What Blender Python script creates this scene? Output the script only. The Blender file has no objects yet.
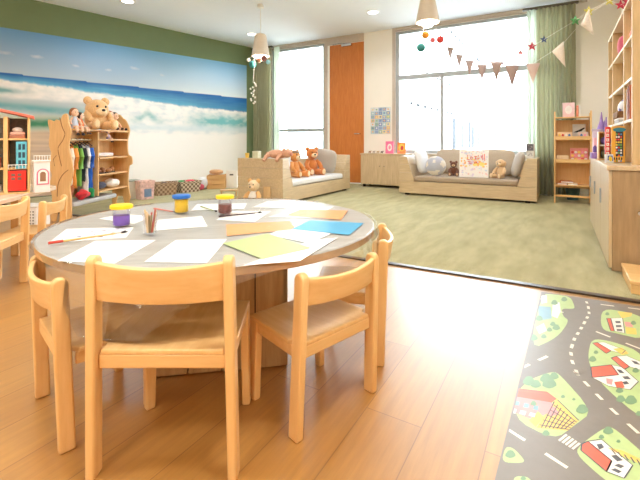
import bpy, math, random
from mathutils import Vector, Matrix, Euler, noise
R = math.radians
PI = math.pi
random.seed(7)
scn = bpy.context.scene
COL = scn.collection

# ------------------------------------------------------------------ frame of the room
# room axes: x along the window wall, y towards the window wall, z up; the photographer stands at (0, 0, 0.9)
TH = math.atan(240 / 403)
CT, ST = math.cos(TH), math.sin(TH)
EYE, F = 0.9, 403.0
def room(X, Z):                       # across / away from the photographer -> room
    return (CT * X - ST * Z, ST * X + CT * Z)
def flat(px, py, h=0.0):              # point of a level surface at height h
    Z = (EYE - h) * F / (py - 141.0)
    return room((px - 320.0) / F * Z, Z)
def ang(dx, dz):                      # heading of a direction, in room angles
    return math.atan2(dz, dx) + TH

# ------------------------------------------------------------------ colours and materials
def S(r, g, b):
    def f(c):
        c /= 255.0
        return c / 12.92 if c <= 0.04045 else ((c + 0.055) / 1.055) ** 2.4
    return (f(r), f(g), f(b), 1.0)
def new_mat(name):
    m = bpy.data.materials.new(name); m.use_nodes = True
    nt = m.node_tree
    for n in list(nt.nodes): nt.nodes.remove(n)
    out = nt.nodes.new('ShaderNodeOutputMaterial')
    b = nt.nodes.new('ShaderNodeBsdfPrincipled')
    nt.links.new(b.outputs[0], out.inputs[0])
    return m, nt, b, out
def ramp(nt, fac, stops):
    r = nt.nodes.new('ShaderNodeValToRGB')
    while len(r.color_ramp.elements) < len(stops): r.color_ramp.elements.new(0.5)
    for e, (p, c) in zip(r.color_ramp.elements, stops): e.position = p; e.color = c
    nt.links.new(fac, r.inputs[0]); return r.outputs[0]
def mapping(nt, scale=(1, 1, 1), rot=(0, 0, 0), kind='Object'):
    t = nt.nodes.new('ShaderNodeTexCoord'); mp = nt.nodes.new('ShaderNodeMapping')
    mp.inputs['Scale'].default_value = scale; mp.inputs['Rotation'].default_value = rot
    nt.links.new(t.outputs[kind], mp.inputs[0]); return mp.outputs[0]
def noise_tex(nt, vec, scale, detail=4, rough=.55):
    n = nt.nodes.new('ShaderNodeTexNoise'); n.inputs['Scale'].default_value = scale
    n.inputs['Detail'].default_value = detail; n.inputs['Roughness'].default_value = rough
    nt.links.new(vec, n.inputs['Vector']); return n.outputs['Fac']
def bump(nt, b, fac, strength, dist=.01):
    n = nt.nodes.new('ShaderNodeBump'); n.inputs['Strength'].default_value = strength; n.inputs['Distance'].default_value = dist
    nt.links.new(fac, n.inputs['Height']); nt.links.new(n.outputs[0], b.inputs['Normal'])
def mul(c, k): return (min(1, c[0] * k), min(1, c[1] * k), min(1, c[2] * k), 1)
CACHE = {}
def M(name, c, rough=.6, var=.1, scale=14, bp=0, metal=0, spec=.5, coat=0, sheen=0):
    if name in CACHE: return CACHE[name]
    m, nt, b, out = new_mat(name)
    v = mapping(nt); f = noise_tex(nt, v, scale)
    nt.links.new(ramp(nt, f, [(.3, mul(c, 1 - var)), (.7, mul(c, 1 + var))]), b.inputs['Base Color'])
    b.inputs['Roughness'].default_value = rough; b.inputs['Metallic'].default_value = metal
    b.inputs['Specular IOR Level'].default_value = spec; b.inputs['Coat Weight'].default_value = coat
    b.inputs['Sheen Weight'].default_value = sheen
    if bp: bump(nt, b, f, bp)
    CACHE[name] = m; return m
def plush(name, c): return M(name, c, .95, .16, 60, .6, sheen=.3)
def fabric(name, c, var=.07): return M(name, c, .9, var, 90, .25, sheen=.15)
def wood(name, c1, c2, axis=0, rough=.45, scale=5, spec=.5, coat=0, cr=.25):
    if name in CACHE: return CACHE[name]
    m, nt, b, out = new_mat(name)
    sc = [9, 9, 9]; sc[axis] = .9
    v = mapping(nt, tuple(sc)); f = noise_tex(nt, v, scale, 6, .62)
    nt.links.new(ramp(nt, f, [(.3, c1), (.52, tuple((a + d) / 2 for a, d in zip(c1, c2))), (.72, c2)]), b.inputs['Base Color'])
    b.inputs['Roughness'].default_value = rough; b.inputs['Specular IOR Level'].default_value = spec
    b.inputs['Coat Weight'].default_value = coat; b.inputs['Coat Roughness'].default_value = cr; b.inputs['Coat IOR'].default_value = 1.6 if cr > .4 else 1.5
    bump(nt, b, f, .05)
    CACHE[name] = m; return m
def woods(name, c1, c2, **k): return [wood(name + '_' + 'xyz'[i], c1, c2, i, **k) for i in range(3)]
def glow(name, c, strength, var=.02):
    m, nt, b, out = new_mat(name)
    v = mapping(nt); f = noise_tex(nt, v, 4)
    col = ramp(nt, f, [(.3, mul(c, 1 - var)), (.7, c)])
    nt.links.new(col, b.inputs['Base Color']); nt.links.new(col, b.inputs['Emission Color'])
    b.inputs['Emission Strength'].default_value = strength
    return m
def clear(name, tint=(1, 1, 1, 1), gloss=.1, rough=.05, haze=0.0, hazec=(1, 1, 1, 1)):
    m = bpy.data.materials.new(name); m.use_nodes = True; nt = m.node_tree
    for n in list(nt.nodes): nt.nodes.remove(n)
    out = nt.nodes.new('ShaderNodeOutputMaterial')
    t = nt.nodes.new('ShaderNodeBsdfTransparent'); t.inputs[0].default_value = tint
    g = nt.nodes.new('ShaderNodeBsdfGlossy'); g.inputs['Roughness'].default_value = rough
    fr = nt.nodes.new('ShaderNodeFresnel'); fr.inputs[0].default_value = 1.5
    v = mapping(nt); f = noise_tex(nt, v, 9)
    bp = nt.nodes.new('ShaderNodeBump'); bp.inputs['Strength'].default_value = .12; bp.inputs['Distance'].default_value = .02
    nt.links.new(f, bp.inputs['Height']); nt.links.new(bp.outputs[0], g.inputs['Normal'])
    ml = nt.nodes.new('ShaderNodeMath'); ml.operation = 'MULTIPLY'; ml.inputs[1].default_value = gloss * 10
    nt.links.new(fr.outputs[0], ml.inputs[0])
    mx = nt.nodes.new('ShaderNodeMixShader'); nt.links.new(ml.outputs[0], mx.inputs[0])
    nt.links.new(t.outputs[0], mx.inputs[1]); nt.links.new(g.outputs[0], mx.inputs[2])
    last = mx.outputs[0]
    if haze:
        d = nt.nodes.new('ShaderNodeBsdfDiffuse'); d.inputs[0].default_value = hazec
        m2 = nt.nodes.new('ShaderNodeMixShader'); m2.inputs[0].default_value = haze
        nt.links.new(last, m2.inputs[1]); nt.links.new(d.outputs[0], m2.inputs[2]); last = m2.outputs[0]
    nt.links.new(last, out.inputs[0]); return m

# ------------------------------------------------------------------ mesh builder
class MB:
    def __init__(s): s.v = []; s.f = []; s.mi = []; s.cols = None
    def add(s, vs, fs, m=None, mi=0):
        o = len(s.v)
        for p in vs:
            p = Vector(p); s.v.append(m @ p if m else p)
        for f in fs: s.f.append([o + i for i in f]); s.mi.append(mi)
        return s
    def box(s, x0, x1, y0, y1, z0, z1, m=None, mi=0):
        vs = [(x, y, z) for x in (x0, x1) for y in (y0, y1) for z in (z0, z1)]
        return s.add(vs, [(0, 1, 3, 2), (4, 6, 7, 5), (0, 4, 5, 1), (2, 3, 7, 6), (0, 2, 6, 4), (1, 5, 7, 3)], m, mi)
    def prism(s, pts, a, b, plane='xz', m=None, mi=0):
        n = len(pts)
        def P(p, d): return {'xz': (p[0], d, p[1]), 'yz': (d, p[0], p[1]), 'xy': (p[0], p[1], d)}[plane]
        vs = [P(p, a) for p in pts] + [P(p, b) for p in pts]
        fs = [list(range(n)), list(range(2 * n - 1, n - 1, -1))] + [(i, i + n, (i + 1) % n + n, (i + 1) % n) for i in range(n)]
        return s.add(vs, fs, m, mi)
    def lathe(s, prof, n=24, m=None, mi=0, caps=True):
        vs = []; fs = []
        for r, z in prof:
            for i in range(n):
                a = 2 * PI * i / n; vs.append((r * math.cos(a), r * math.sin(a), z))
        for k in range(len(prof) - 1):
            for i in range(n):
                j = (i + 1) % n; fs.append((k * n + i, k * n + j, k * n + n + j, k * n + n + i))
        if caps:
            fs.append(list(range(n - 1, -1, -1))); q = (len(prof) - 1) * n; fs.append(list(range(q, q + n)))
        return s.add(vs, fs, m, mi)
    def ball(s, c, r, rot=None, n=14, k=9, m=None, mi=0, e=1.0):
        if not hasattr(r, '__len__'): r = (r, r, r)
        mm = Matrix.Translation(c) @ (Euler(rot).to_matrix().to_4x4() if rot else Matrix.Identity(4))
        if m: mm = m @ mm
        def pw(t): return math.copysign(abs(t) ** e, t)
        vs = [(0, 0, -r[2])]; fs = []
        for j in range(1, k):
            ph = -PI / 2 + PI * j / k
            for i in range(n):
                a = 2 * PI * i / n
                vs.append((r[0] * pw(math.cos(a)) * pw(math.cos(ph)), r[1] * pw(math.sin(a)) * pw(math.cos(ph)), r[2] * pw(math.sin(ph))))
        vs.append((0, 0, r[2])); t = len(vs) - 1
        for i in range(n): fs.append((0, 1 + (i + 1) % n, 1 + i)); fs.append((t, t - n + i, t - n + (i + 1) % n))
        for j in range(k - 2):
            for i in range(n):
                a = 1 + j * n; fs.append((a + i, a + (i + 1) % n, a + n + (i + 1) % n, a + n + i))
        return s.add(vs, fs, mm, mi)
    def tube(s, pts, r, n=8, m=None, mi=0):
        pts = [Vector(p) for p in pts]; vs = []; fs = []
        rs = r if hasattr(r, '__len__') else [r] * len(pts)
        up = Vector((0, 0, 1))
        for k, p in enumerate(pts):
            d = (pts[min(k + 1, len(pts) - 1)] - pts[max(k - 1, 0)]).normalized()
            u = d.cross(up)
            if u.length < 1e-3: u = d.cross(Vector((0, 1, 0)))
            u.normalize(); w = d.cross(u).normalized()
            for i in range(n):
                a = 2 * PI * i / n; vs.append(p + (u * math.cos(a) + w * math.sin(a)) * rs[k])
        for k in range(len(pts) - 1):
            for i in range(n):
                j = (i + 1) % n; fs.append((k * n + i, k * n + n + i, k * n + n + j, k * n + j))
        fs.append(list(range(n))); q = (len(pts) - 1) * n; fs.append(list(range(q + n - 1, q - 1, -1)))
        return s.add(vs, fs, m, mi)
    def grid(s, fn, nu, nv, m=None, mi=0, wrap=False):
        vs = [fn(i / nu, j / nv) for j in range(nv + 1) for i in range(nu + 1)]
        fs = [(j * (nu + 1) + i, j * (nu + 1) + i + 1, (j + 1) * (nu + 1) + i + 1, (j + 1) * (nu + 1) + i) for j in range(nv) for i in range(nu)]
        return s.add(vs, fs, m, mi)
    def build(s, name, mats, parent=None, bevel=0, seg=2, smooth=True, solid=0, sub=0, sharp=38):
        me = bpy.data.meshes.new(name); me.from_pydata([tuple(v) for v in s.v], [], s.f)
        mats = mats if isinstance(mats, (list, tuple)) else [mats]
        for q in mats: me.materials.append(q)
        if len(mats) > 1: me.polygons.foreach_set('material_index', [min(i, len(mats) - 1) for i in s.mi])
        if s.cols:
            ca = me.color_attributes.new('Col', 'FLOAT_COLOR', 'POINT')
            ca.data.foreach_set('color', [x for c in s.cols for x in c])
        me.update()
        if smooth:
            me.polygons.foreach_set('use_smooth', [True] * len(me.polygons)); me.set_sharp_from_angle(angle=R(sharp))
        o = bpy.data.objects.new(name, me); COL.objects.link(o)
        if parent: o.parent = parent
        if solid:
            d = o.modifiers.new('thick', 'SOLIDIFY'); d.thickness = solid; d.offset = 0
        if bevel:
            d = o.modifiers.new('bevel', 'BEVEL'); d.width = bevel; d.segments = seg; d.limit_method = 'ANGLE'; d.angle_limit = R(40); d.harden_normals = False
        if sub:
            d = o.modifiers.new('sub', 'SUBSURF'); d.levels = sub; d.render_levels = sub
        return o
def tag(o, label=None, cat=None, group=None, kind=None):
    if label: o['label'] = label
    if cat: o['category'] = cat
    if group: o['group'] = group
    if kind: o['kind'] = kind
    return o
def thing(name, label, cat, loc=(0, 0, 0), rz=0, group=None):
    o = bpy.data.objects.new(name, None); COL.objects.link(o); o.empty_display_size = .05
    o.location = loc; o.rotation_euler = (0, 0, rz)
    return tag(o, label, cat, group)
def struct(o): o['kind'] = 'structure'; return o
def kids(o): return [c for c in bpy.data.objects if c.parent == o]
def dup(root, loc, rz, label=None):
    def cp(o, par):
        c = o.copy(); COL.objects.link(c)
        if par: c.parent = par
        for k in kids_of.get(o.name, []): cp(k, c)
        return c
    kids_of = {}
    for o in bpy.data.objects:
        if o.parent: kids_of.setdefault(o.parent.name, []).append(o)
    r = cp(root, None); r.location = loc; r.rotation_euler = (0, 0, rz)
    if label: r['label'] = label
    return r

# ------------------------------------------------------------------ shared materials
beech = woods('beech', S(226, 180, 116), S(238, 198, 138), rough=.38, coat=.15)
pine = woods('pine', S(206, 168, 118), S(228, 196, 150), rough=.42)
birch = woods('birch', S(212, 166, 108), S(230, 186, 128), rough=.45)
greyoak = woods('grey_oak', S(192, 166, 128), S(218, 194, 156), rough=.42, coat=1, cr=.45)
baseoak = woods('base_oak', S(176, 138, 92), S(204, 168, 120), rough=.5)
white = M('white_paint', S(244, 243, 240), .5, .02)
white_metal = M('white_metal', S(238, 240, 240), .4, .02)
grey_metal = M('grey_frame', S(172, 178, 182), .4, .04)
dark = M('dark_gap', S(48, 42, 38), .8, .1)
black = M('black_plastic', S(22, 22, 24), .4, .1)
paper = M('paper', S(250, 249, 246), .75, .015, 30)
chrome = M('chrome', S(200, 200, 200), .2, .03, metal=1)

# ------------------------------------------------------------------ room shell
WB, CH = 7.62, 3.13                  # window wall, ceiling height
RX, NY = .80, -3.0                    # wall with the bookcase, wall behind the photographer
def LX(y): return -6.30 - .1903 * (WB - y)   # the mural wall runs at a slight angle
def floor_mat():
    m, nt, b, out = new_mat('wood_floor')
    v = mapping(nt, rot=(0, 0, R(90)))
    br = nt.nodes.new('ShaderNodeTexBrick'); nt.links.new(v, br.inputs['Vector'])
    br.inputs['Color1'].default_value = S(184, 138, 72); br.inputs['Color2'].default_value = S(172, 124, 60)
    br.inputs['Mortar'].default_value = S(136, 90, 46)
    br.inputs['Scale'].default_value = 1; br.inputs['Mortar Size'].default_value = .0016; br.inputs['Bias'].default_value = 0
    br.inputs['Brick Width'].default_value = 1.25; br.inputs['Row Height'].default_value = .187; br.offset = .37
    v2 = mapping(nt, (11, .8, 1)); f = noise_tex(nt, v2, 4.5, 7, .65)
    gr = ramp(nt, f, [(.25, (.70, .66, .60, 1)), (.75, (1.15, 1.15, 1.15, 1))])
    mx = nt.nodes.new('ShaderNodeMix'); mx.data_type = 'RGBA'; mx.blend_type = 'MULTIPLY'; mx.inputs[0].default_value = .8
    nt.links.new(br.outputs['Color'], mx.inputs[6]); nt.links.new(gr, mx.inputs[7]); nt.links.new(mx.outputs[2], b.inputs['Base Color'])
    rr = ramp(nt, f, [(.2, (.34, .34, .34, 1)), (.8, (.44, .44, .44, 1))]); nt.links.new(rr, b.inputs['Roughness'])
    b.inputs['Specular IOR Level'].default_value = .7; b.inputs['Coat Weight'].default_value = 1; b.inputs['Coat Roughness'].default_value = .33; b.inputs['Coat IOR'].default_value = 1.65
    bump(nt, b, f, .03)
    return m
def carpet_mat():
    m, nt, b, out = new_mat('green_carpet')
    v = mapping(nt); f1 = noise_tex(nt, mapping(nt, (3.0, .8, 1), (0, 0, R(-62))), 2.6, 5, .6); f2 = noise_tex(nt, v, 260, 2, .6)
    c = ramp(nt, f1, [(.3, S(154, 146, 99)), (.7, S(188, 180, 131))])
    c2 = ramp(nt, f2, [(.3, (.62, .62, .6, 1)), (.7, (1.2, 1.2, 1.2, 1))])
    mx = nt.nodes.new('ShaderNodeMix'); mx.data_type = 'RGBA'; mx.blend_type = 'MULTIPLY'; mx.inputs[0].default_value = .75
    nt.links.new(c, mx.inputs[6]); nt.links.new(c2, mx.inputs[7]); nt.links.new(mx.outputs[2], b.inputs['Base Color'])
    b.inputs['Roughness'].default_value = .95; b.inputs['Sheen Weight'].default_value = .25; b.inputs['Specular IOR Level'].default_value = .2
    bump(nt, b, f2, .6, .01)
    return m
wall_m = M('wall_paint', S(243, 238, 230), .8, .015, 3)
ceil_m = M('ceiling_paint', S(240, 246, 255), .85, .01, 3)
green_m = M('green_paint', S(116, 134, 96), .7, .03, 4)

f = MB(); f.box(LX(NY) - .3, RX + .1, NY - .1, WB + .2, -.1, 0); struct(f.build('floor', floor_mat(), smooth=False))
cy0, cy1 = 2.69, 2.868                 # carpet edge at the mural wall / at the bookcase wall
cp = MB()
x0 = LX(cy0); edge = lambda x: cy0 + (cy1 - cy0) * (x + 5.24) / 5.63
cp.prism([(x0 + .01, edge(x0)), (RX, edge(RX)), (RX, WB), (LX(WB) + .01, WB)], .0, .008, 'xy'); struct(cp.build('floor_carpet', carpet_mat(), smooth=False))
tr = MB()
for k, d in ((0, 0), (1, .03)):
    tr.prism([(x0 + .01, edge(x0) - .052 + d), (RX, edge(RX) - .052 + d), (RX, edge(RX) - .03 + d), (x0 + .01, edge(x0) - .03 + d)], 0, .011 - k * .002, 'xy', mi=k)
struct(tr.build('trim_1', [M('threshold_dark', S(56, 44, 36), .4), M('threshold_bronze', S(84, 66, 50), .35)], smooth=False))
c = MB(); c.box(LX(NY) - .3, RX + .1, NY - .1, WB + .2, CH, CH + .12); struct(c.build('ceiling', ceil_m, smooth=False))

# window wall with three openings
D1 = (-4.29, -3.48, 0.02, 2.96)
W1 = (-5.86, -4.42, .25, 3.04)
W2 = (-2.80, .12, .66, 3.055)
w = MB()
y0, y1 = WB, WB + .16
def seg(a, b, z0, z1): w.box(a, b, y0, y1, z0, z1)
seg(LX(WB) - .4, W1[0], 0, CH); seg(W1[0], W1[1], 0, W1[2]); seg(W1[0], W1[1], W1[3], CH); seg(W1[1], D1[1], 2.97, CH)
seg(W1[1], D1[0], 0, 2.97); seg(D1[1], W2[0], 0, CH); seg(W2[0], W2[1], 0, W2[2]); seg(W2[0], W2[1], W2[3], CH); seg(W2[1], RX + .1, 0, CH)
seg(D1[0], D1[1], 2.965, 2.97)
struct(w.build('wall_back', wall_m, smooth=False))
rw = MB(); rw.box(RX, RX + .12, NY, WB, 0, CH); struct(rw.build('wall_right', M('wall_warm', S(240, 230, 214), .8, .015, 3), smooth=False))
nw = MB(); nw.box(LX(NY) - .3, RX + .1, NY - .12, NY, 0, CH); struct(nw.build('wall_front', wall_m, smooth=False))
lw = MB(); lw.prism([(LX(NY) - .12, NY), (LX(NY), NY), (LX(WB), WB), (LX(WB) - .12, WB)], 0, CH, 'xy'); struct(lw.build('wall_left', green_m, smooth=False))

# mural: a printed beach photograph pasted on the angled wall
def mix(a, b, t):
    t = max(0, min(1, t)); return tuple(x + (y - x) * t for x, y in zip(a, b))
def nz(x, y, s=0): return noise.noise(Vector((x, y, s)))
def fbm(x, y, s=0): return noise.fractal(Vector((x, y, s)), 1.0, 2.0, 5)
def interp(t, pts):
    if t <= pts[0][0]: return pts[0][1]
    for (a, u), (b, v) in zip(pts, pts[1:]):
        if t <= b: return u + (v - u) * (t - a) / (b - a)
    return pts[-1][1]
def ss(a, b, t):
    t = max(0, min(1, (t - a) / (b - a))); return t * t * (3 - 2 * t)
c_ = lambda *a: S(*a)[:3]
def beach(y, z):
    hz = 1.93 - .006 * (y - 2.7)
    foam = interp(y, [(1, 1.86), (2.74, 1.825), (3.5, 1.77), (4.0, 1.735), (4.6, 1.705), (5.6, 1.62), (7.1, 1.575)]) + .022 * fbm(y * 3, 2.2) + .012 * fbm(y * 14, 4)
    if z > hz:
        t = (z - hz) / .75
        col = mix(mix(c_(178, 194, 208), c_(226, 236, 242), ss(4.2, 6.4, y)), mix(c_(96, 150, 196), c_(128, 184, 222), ss(3.5, 6.0, y)), t ** .8)  # paler towards the windows: room light put into the sky colour
        col = mix(col, c_(104, 160, 204), ss(5.6, 7.3, y) * .35 * t)
        for (cy, cz, r) in ((2.80, 2.23, .055), (3.2, 2.24, .05), (3.75, 2.17, .03), (4.25, 2.17, .035), (4.7, 2.26, .05), (5.25, 2.2, .035), (2.55, 2.3, .06)):
            d = math.hypot((y - cy) * .55, (z - cz) * 1.4) / r + .5 * fbm(y * 12, z * 12, 9)
            col = mix(col, c_(214, 214, 218), max(0, 1 - d) * .7)
        return col
    sea = mix(c_(36, 98, 168), c_(112, 186, 214), (hz - z) / max(.05, hz - foam) * .9 + .18 * fbm(y * 2, z * 26, 3))
    sea = mix(sea, c_(22, 104, 176), ss(5.4, 7.0, y) * .5)
    if z > foam: return mix(sea, c_(240, 240, 240), ss(.03, 0, z - foam) * .5)
    d = foam - z
    n1 = fbm(y * 2.4, z * 4.5, 1); n2 = fbm(y * 6, z * 11, 5); n3 = fbm(y * 1.1, z * 2.2, 8)
    fc = mix(c_(248, 244, 238), c_(206, 214, 214), max(0, n2 * .9 + .1))
    teal = c_(128, 190, 190)
    # far side of the wall: bright foam and pale blue water, then white sand
    right = mix(c_(250, 250, 250), c_(206, 222, 232), max(0, min(1, .35 + .8 * n2 - .2)))
    curl = ss(5.5, 6.4, y) * math.exp(-((z - 1.33 + .02 * n1) / .13) ** 2)
    right = mix(right, c_(118, 190, 196), min(1, curl * (1.05 + .5 * n2)))
    curl2 = math.exp(-((y - 4.95) / .28) ** 2 - ((z - (1.30 + .12 * math.exp(-((y - 4.95) / .12) ** 2))) / .07) ** 2)
    right = mix(right, c_(150, 196, 200), min(1, curl2 * (1.0 + .5 * n2)))
    right = mix(right, c_(212, 230, 238), math.exp(-((z - 1.16 + .02 * fbm(y * 1.5, z * 18, 4)) / .07) ** 2) * .75)
    right = mix(right, c_(252, 252, 252), ss(1.10, .98, z + .03 * n3))
    right = mix(right, c_(248, 247, 245), ss(.9, .2, z))
    # near side: foam, pale teal trough, a green breaking wave, wet sand
    left = mix(c_(248, 244, 240), c_(222, 226, 226), max(0, min(1, .3 + .8 * n2)))
    left = mix(left, c_(120, 172, 176), min(1, math.exp(-((y - 2.72) / .3) ** 2 - ((z - 1.665) / .045) ** 2) * (.95 + .4 * n2)))
    left = mix(left, c_(196, 206, 208), ss(1.60, 1.52, z + .02 * n1))
    tr_ = math.exp(-((z - (1.44 - .05 * (y - 2.7)) + .01 * n2) / .07) ** 2) * ss(4.3, 3.6, y)
    left = mix(left, c_(112, 172, 180), min(1, tr_ * (.95 + .2 * n2)))
    left = mix(left, c_(200, 206, 190), ss(1.36, 1.27, z))
    gw = math.exp(-((z - (1.17 + .06 * (y - 3.1))) / .07) ** 2) * ss(2.75, 3.05, y) * ss(4.1, 3.6, y)
    left = mix(left, c_(70, 138, 104), min(1, gw * (1.15 + .25 * n2)))
    sand = mix(c_(220, 196, 168), c_(192, 168, 150), .5 + .6 * fbm(y * .8, z * 16, 11))
    left = mix(left, sand, ss(1.10, 1.02, z))
    return mix(left, right, ss(3.75, 4.3, y + .2 * n3))
mu = MB(); nu, nv = 330, 170
ya, yb, zt = 1.2, 7.29, lambda y: 2.61 + .0155 * (y - 2.7)
def mfn(u, v):
    y = ya + (yb - ya) * u; z = .02 + (zt(y) - .02) * v
    return (LX(y) + .006, y, z)
mu.grid(mfn, nu, nv)
mu.cols = []
for p in mu.v: mu.cols.append(tuple(max(0, x) for x in beach(p.y, p.z)) + (1,))
def mural_mat():
    m, nt, b, out = new_mat('printed_mural')
    a = nt.nodes.new('ShaderNodeVertexColor'); a.layer_name = 'Col'
    nt.links.new(a.outputs[0], b.inputs['Base Color']); b.inputs['Roughness'].default_value = .6
    b.inputs['Specular IOR Level'].default_value = .3
    return m
mu.f = [f_[::-1] for f_ in mu.f]
tag(mu.build('wall_mural', mural_mat(), smooth=True), 'beach photograph wallpaper with blue sea and breaking waves across the whole green wall', 'wallpaper')

# windows, door, casings
def frame_bars(bars, name, mats, parent=None, bevel=.004):
    b = MB()
    for q in bars: b.box(*q)
    return b.build(name, mats, parent, bevel)
glass = clear('window_glass', (.98, 1, 1, 1), .08, .02)
tan_trim = M('casing_paint', S(198, 184, 172), .5, .04)
o = struct(frame_bars([(W1[0], W1[0] + .06, WB + .02, WB + .10, W1[2], W1[3]), (W1[1] - .06, W1[1], WB + .02, WB + .10, W1[2], W1[3]),
    (W1[0] + .06, W1[1] - .06, WB + .02, WB + .10, W1[3] - .05, W1[3]), (W1[0] + .06, W1[1] - .06, WB + .02, WB + .10, W1[2], W1[2] + .06),
    (W1[0] + .06, W1[1] - .06, WB + .02, WB + .10, 1.11, 1.18)], 'window_1', grey_metal))
g = MB(); g.box(W1[0] + .06, W1[1] - .06, WB + .055, WB + .061, W1[2] + .06, W1[3] - .05); g.build('pane', glass, o, smooth=False)
o = struct(frame_bars([(W2[0], W2[0] + .07, WB + .02, WB + .10, W2[2], W2[3]), (W2[1] - .07, W2[1], WB + .02, WB + .10, W2[2], W2[3]),
    (W2[0] + .07, W2[1] - .07, WB + .02, WB + .10, W2[3] - .05, W2[3]), (W2[0] + .07, W2[1] - .07, WB + .02, WB + .10, W2[2], W2[2] + .07),
    (W2[0] + .07, W2[1] - .07, WB + .01, WB + .10, 2.10, 2.19), (-1.93, -1.87, WB + .02, WB + .10, W2[2] + .07, 2.10)], 'window_2', grey_metal))
g = MB(); g.box(W2[0] + .07, W2[1] - .07, WB + .055, WB + .061, W2[2] + .07, W2[3] - .05); g.build('pane', glass, o, smooth=False)
si = MB(); si.box(W2[0] - .03, W2[1] + .03, WB - .06, WB + .02, .645, .665); struct(si.build('window_sill', white, bevel=.004))
struct(frame_bars([(W2[0] - .06, W2[0], WB - .02, WB, .66, CH), (W2[0], W2[1] + .25, WB - .03, WB, CH - .04, CH), (W2[0], W2[1], WB - .012, WB, 3.055, CH - .04)], 'trim_2', tan_trim))
struct(frame_bars([(-6.2, D1[1], WB - .03, WB, CH - .05, CH), (W1[0], W1[1], WB - .015, WB, W1[3], CH - .05), (W1[1], D1[1], WB - .015, WB, 2.97, CH - .05), (D1[0] - .13, D1[0] - .05, WB - .02, WB, .02, 2.97)], 'trim_3', tan_trim))
dr = MB(); dr.box(D1[0], D1[1], WB - .005, WB + .04, .03, D1[3])
o = struct(dr.build('door_1', wood('door_veneer', S(196, 112, 46), S(212, 130, 62), 2, rough=.4), bevel=.003))
frame_bars([(D1[0] - .05, D1[0], WB - .015, WB + .05, 0, D1[3]), (D1[0], D1[1], WB - .012, WB + .05, 0, .03)], 'door_frame', white, o)
h = MB(); h.box(-3.98, -3.75, WB - .06, WB - .005, 2.90, 2.95); h.tube([(-3.86, WB - .04, 2.95), (-4.0, WB - .10, 2.965), (-4.2, WB - .03, 2.965)], .01); h.build('door_closer', chrome, o, .004)
h = MB(); h.tube([(-3.56, WB - .005, 1.05), (-3.56, WB - .05, 1.05), (-3.68, WB - .05, 1.05)], .011); h.build('door_handle', chrome, o)
b = MB(); b.box(D1[1] + .005, W2[0] - .05, WB - .015, WB, 0, .09); b.box(W2[0] - .05, RX, WB - .015, WB, 0, .09); struct(b.build('baseboard_back', white, bevel=.003))

# outside: ground and a white office wing
g = MB(); g.box(-40, 40, WB + .2, 90, -.25, -.15); struct(g.build('outside_ground', M('paving', S(190, 190, 186), .9, .06, 2), smooth=False))
ob = thing('outside_office_building', 'white rendered office wing with dark window slots standing outside the big window', 'building', (-4.6, 13, -.15))
fw = MB(); fw.box(-14, 0, 0, 60, 0, 15); fw.build('wall', M('white_render', S(246, 246, 246), .9, .03, .6), ob, smooth=False)
pale = M('dark_joint', S(34, 36, 38), .95, .1, spec=.1)  # near-black facade joints
def dashed():
    m, nt, b, out = new_mat('dashed_joint')
    w = nt.nodes.new('ShaderNodeTexWave'); w.bands_direction = 'Y'; w.inputs['Scale'].default_value = .35; nt.links.new(mapping(nt), w.inputs[0])
    nt.links.new(ramp(nt, w.outputs['Fac'], [(.45, S(34, 36, 38)), (.55, S(246, 246, 246))]), b.inputs['Base Color']); b.inputs['Roughness'].default_value = .95; b.inputs['Specular IOR Level'].default_value = .1; return m
dash_m = dashed()
for z in (2.35, 6.35, 9.4): b = MB(); b.box(0, .06, 1, 46 if z < 3 else 58, z, z + .1); b.build('joint_strip', dash_m, ob, smooth=False)
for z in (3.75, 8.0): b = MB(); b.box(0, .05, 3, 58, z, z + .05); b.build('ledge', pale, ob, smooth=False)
wglass = M('office_glass', S(46, 50, 55), .8, .2, 1, spec=.15)
for k in range(18):
    y = 7.5 + k * 1.7 + (k % 3) * .4
    b = MB(); b.box(-.02, .03, y, y + (.5 if k % 3 else .85), .65, 1.95 if k % 2 else 2.2); b.build('window', wglass, ob, smooth=False)
for i in range(6): b = MB(); b.box(-13 + i * 2.1, -12.0 + i * 2.1, -.03, .02, 1.0, 2.3); b.build('window', M('pale_glass', S(120, 126, 130), .8, .05, spec=.15), ob, smooth=False)

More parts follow.
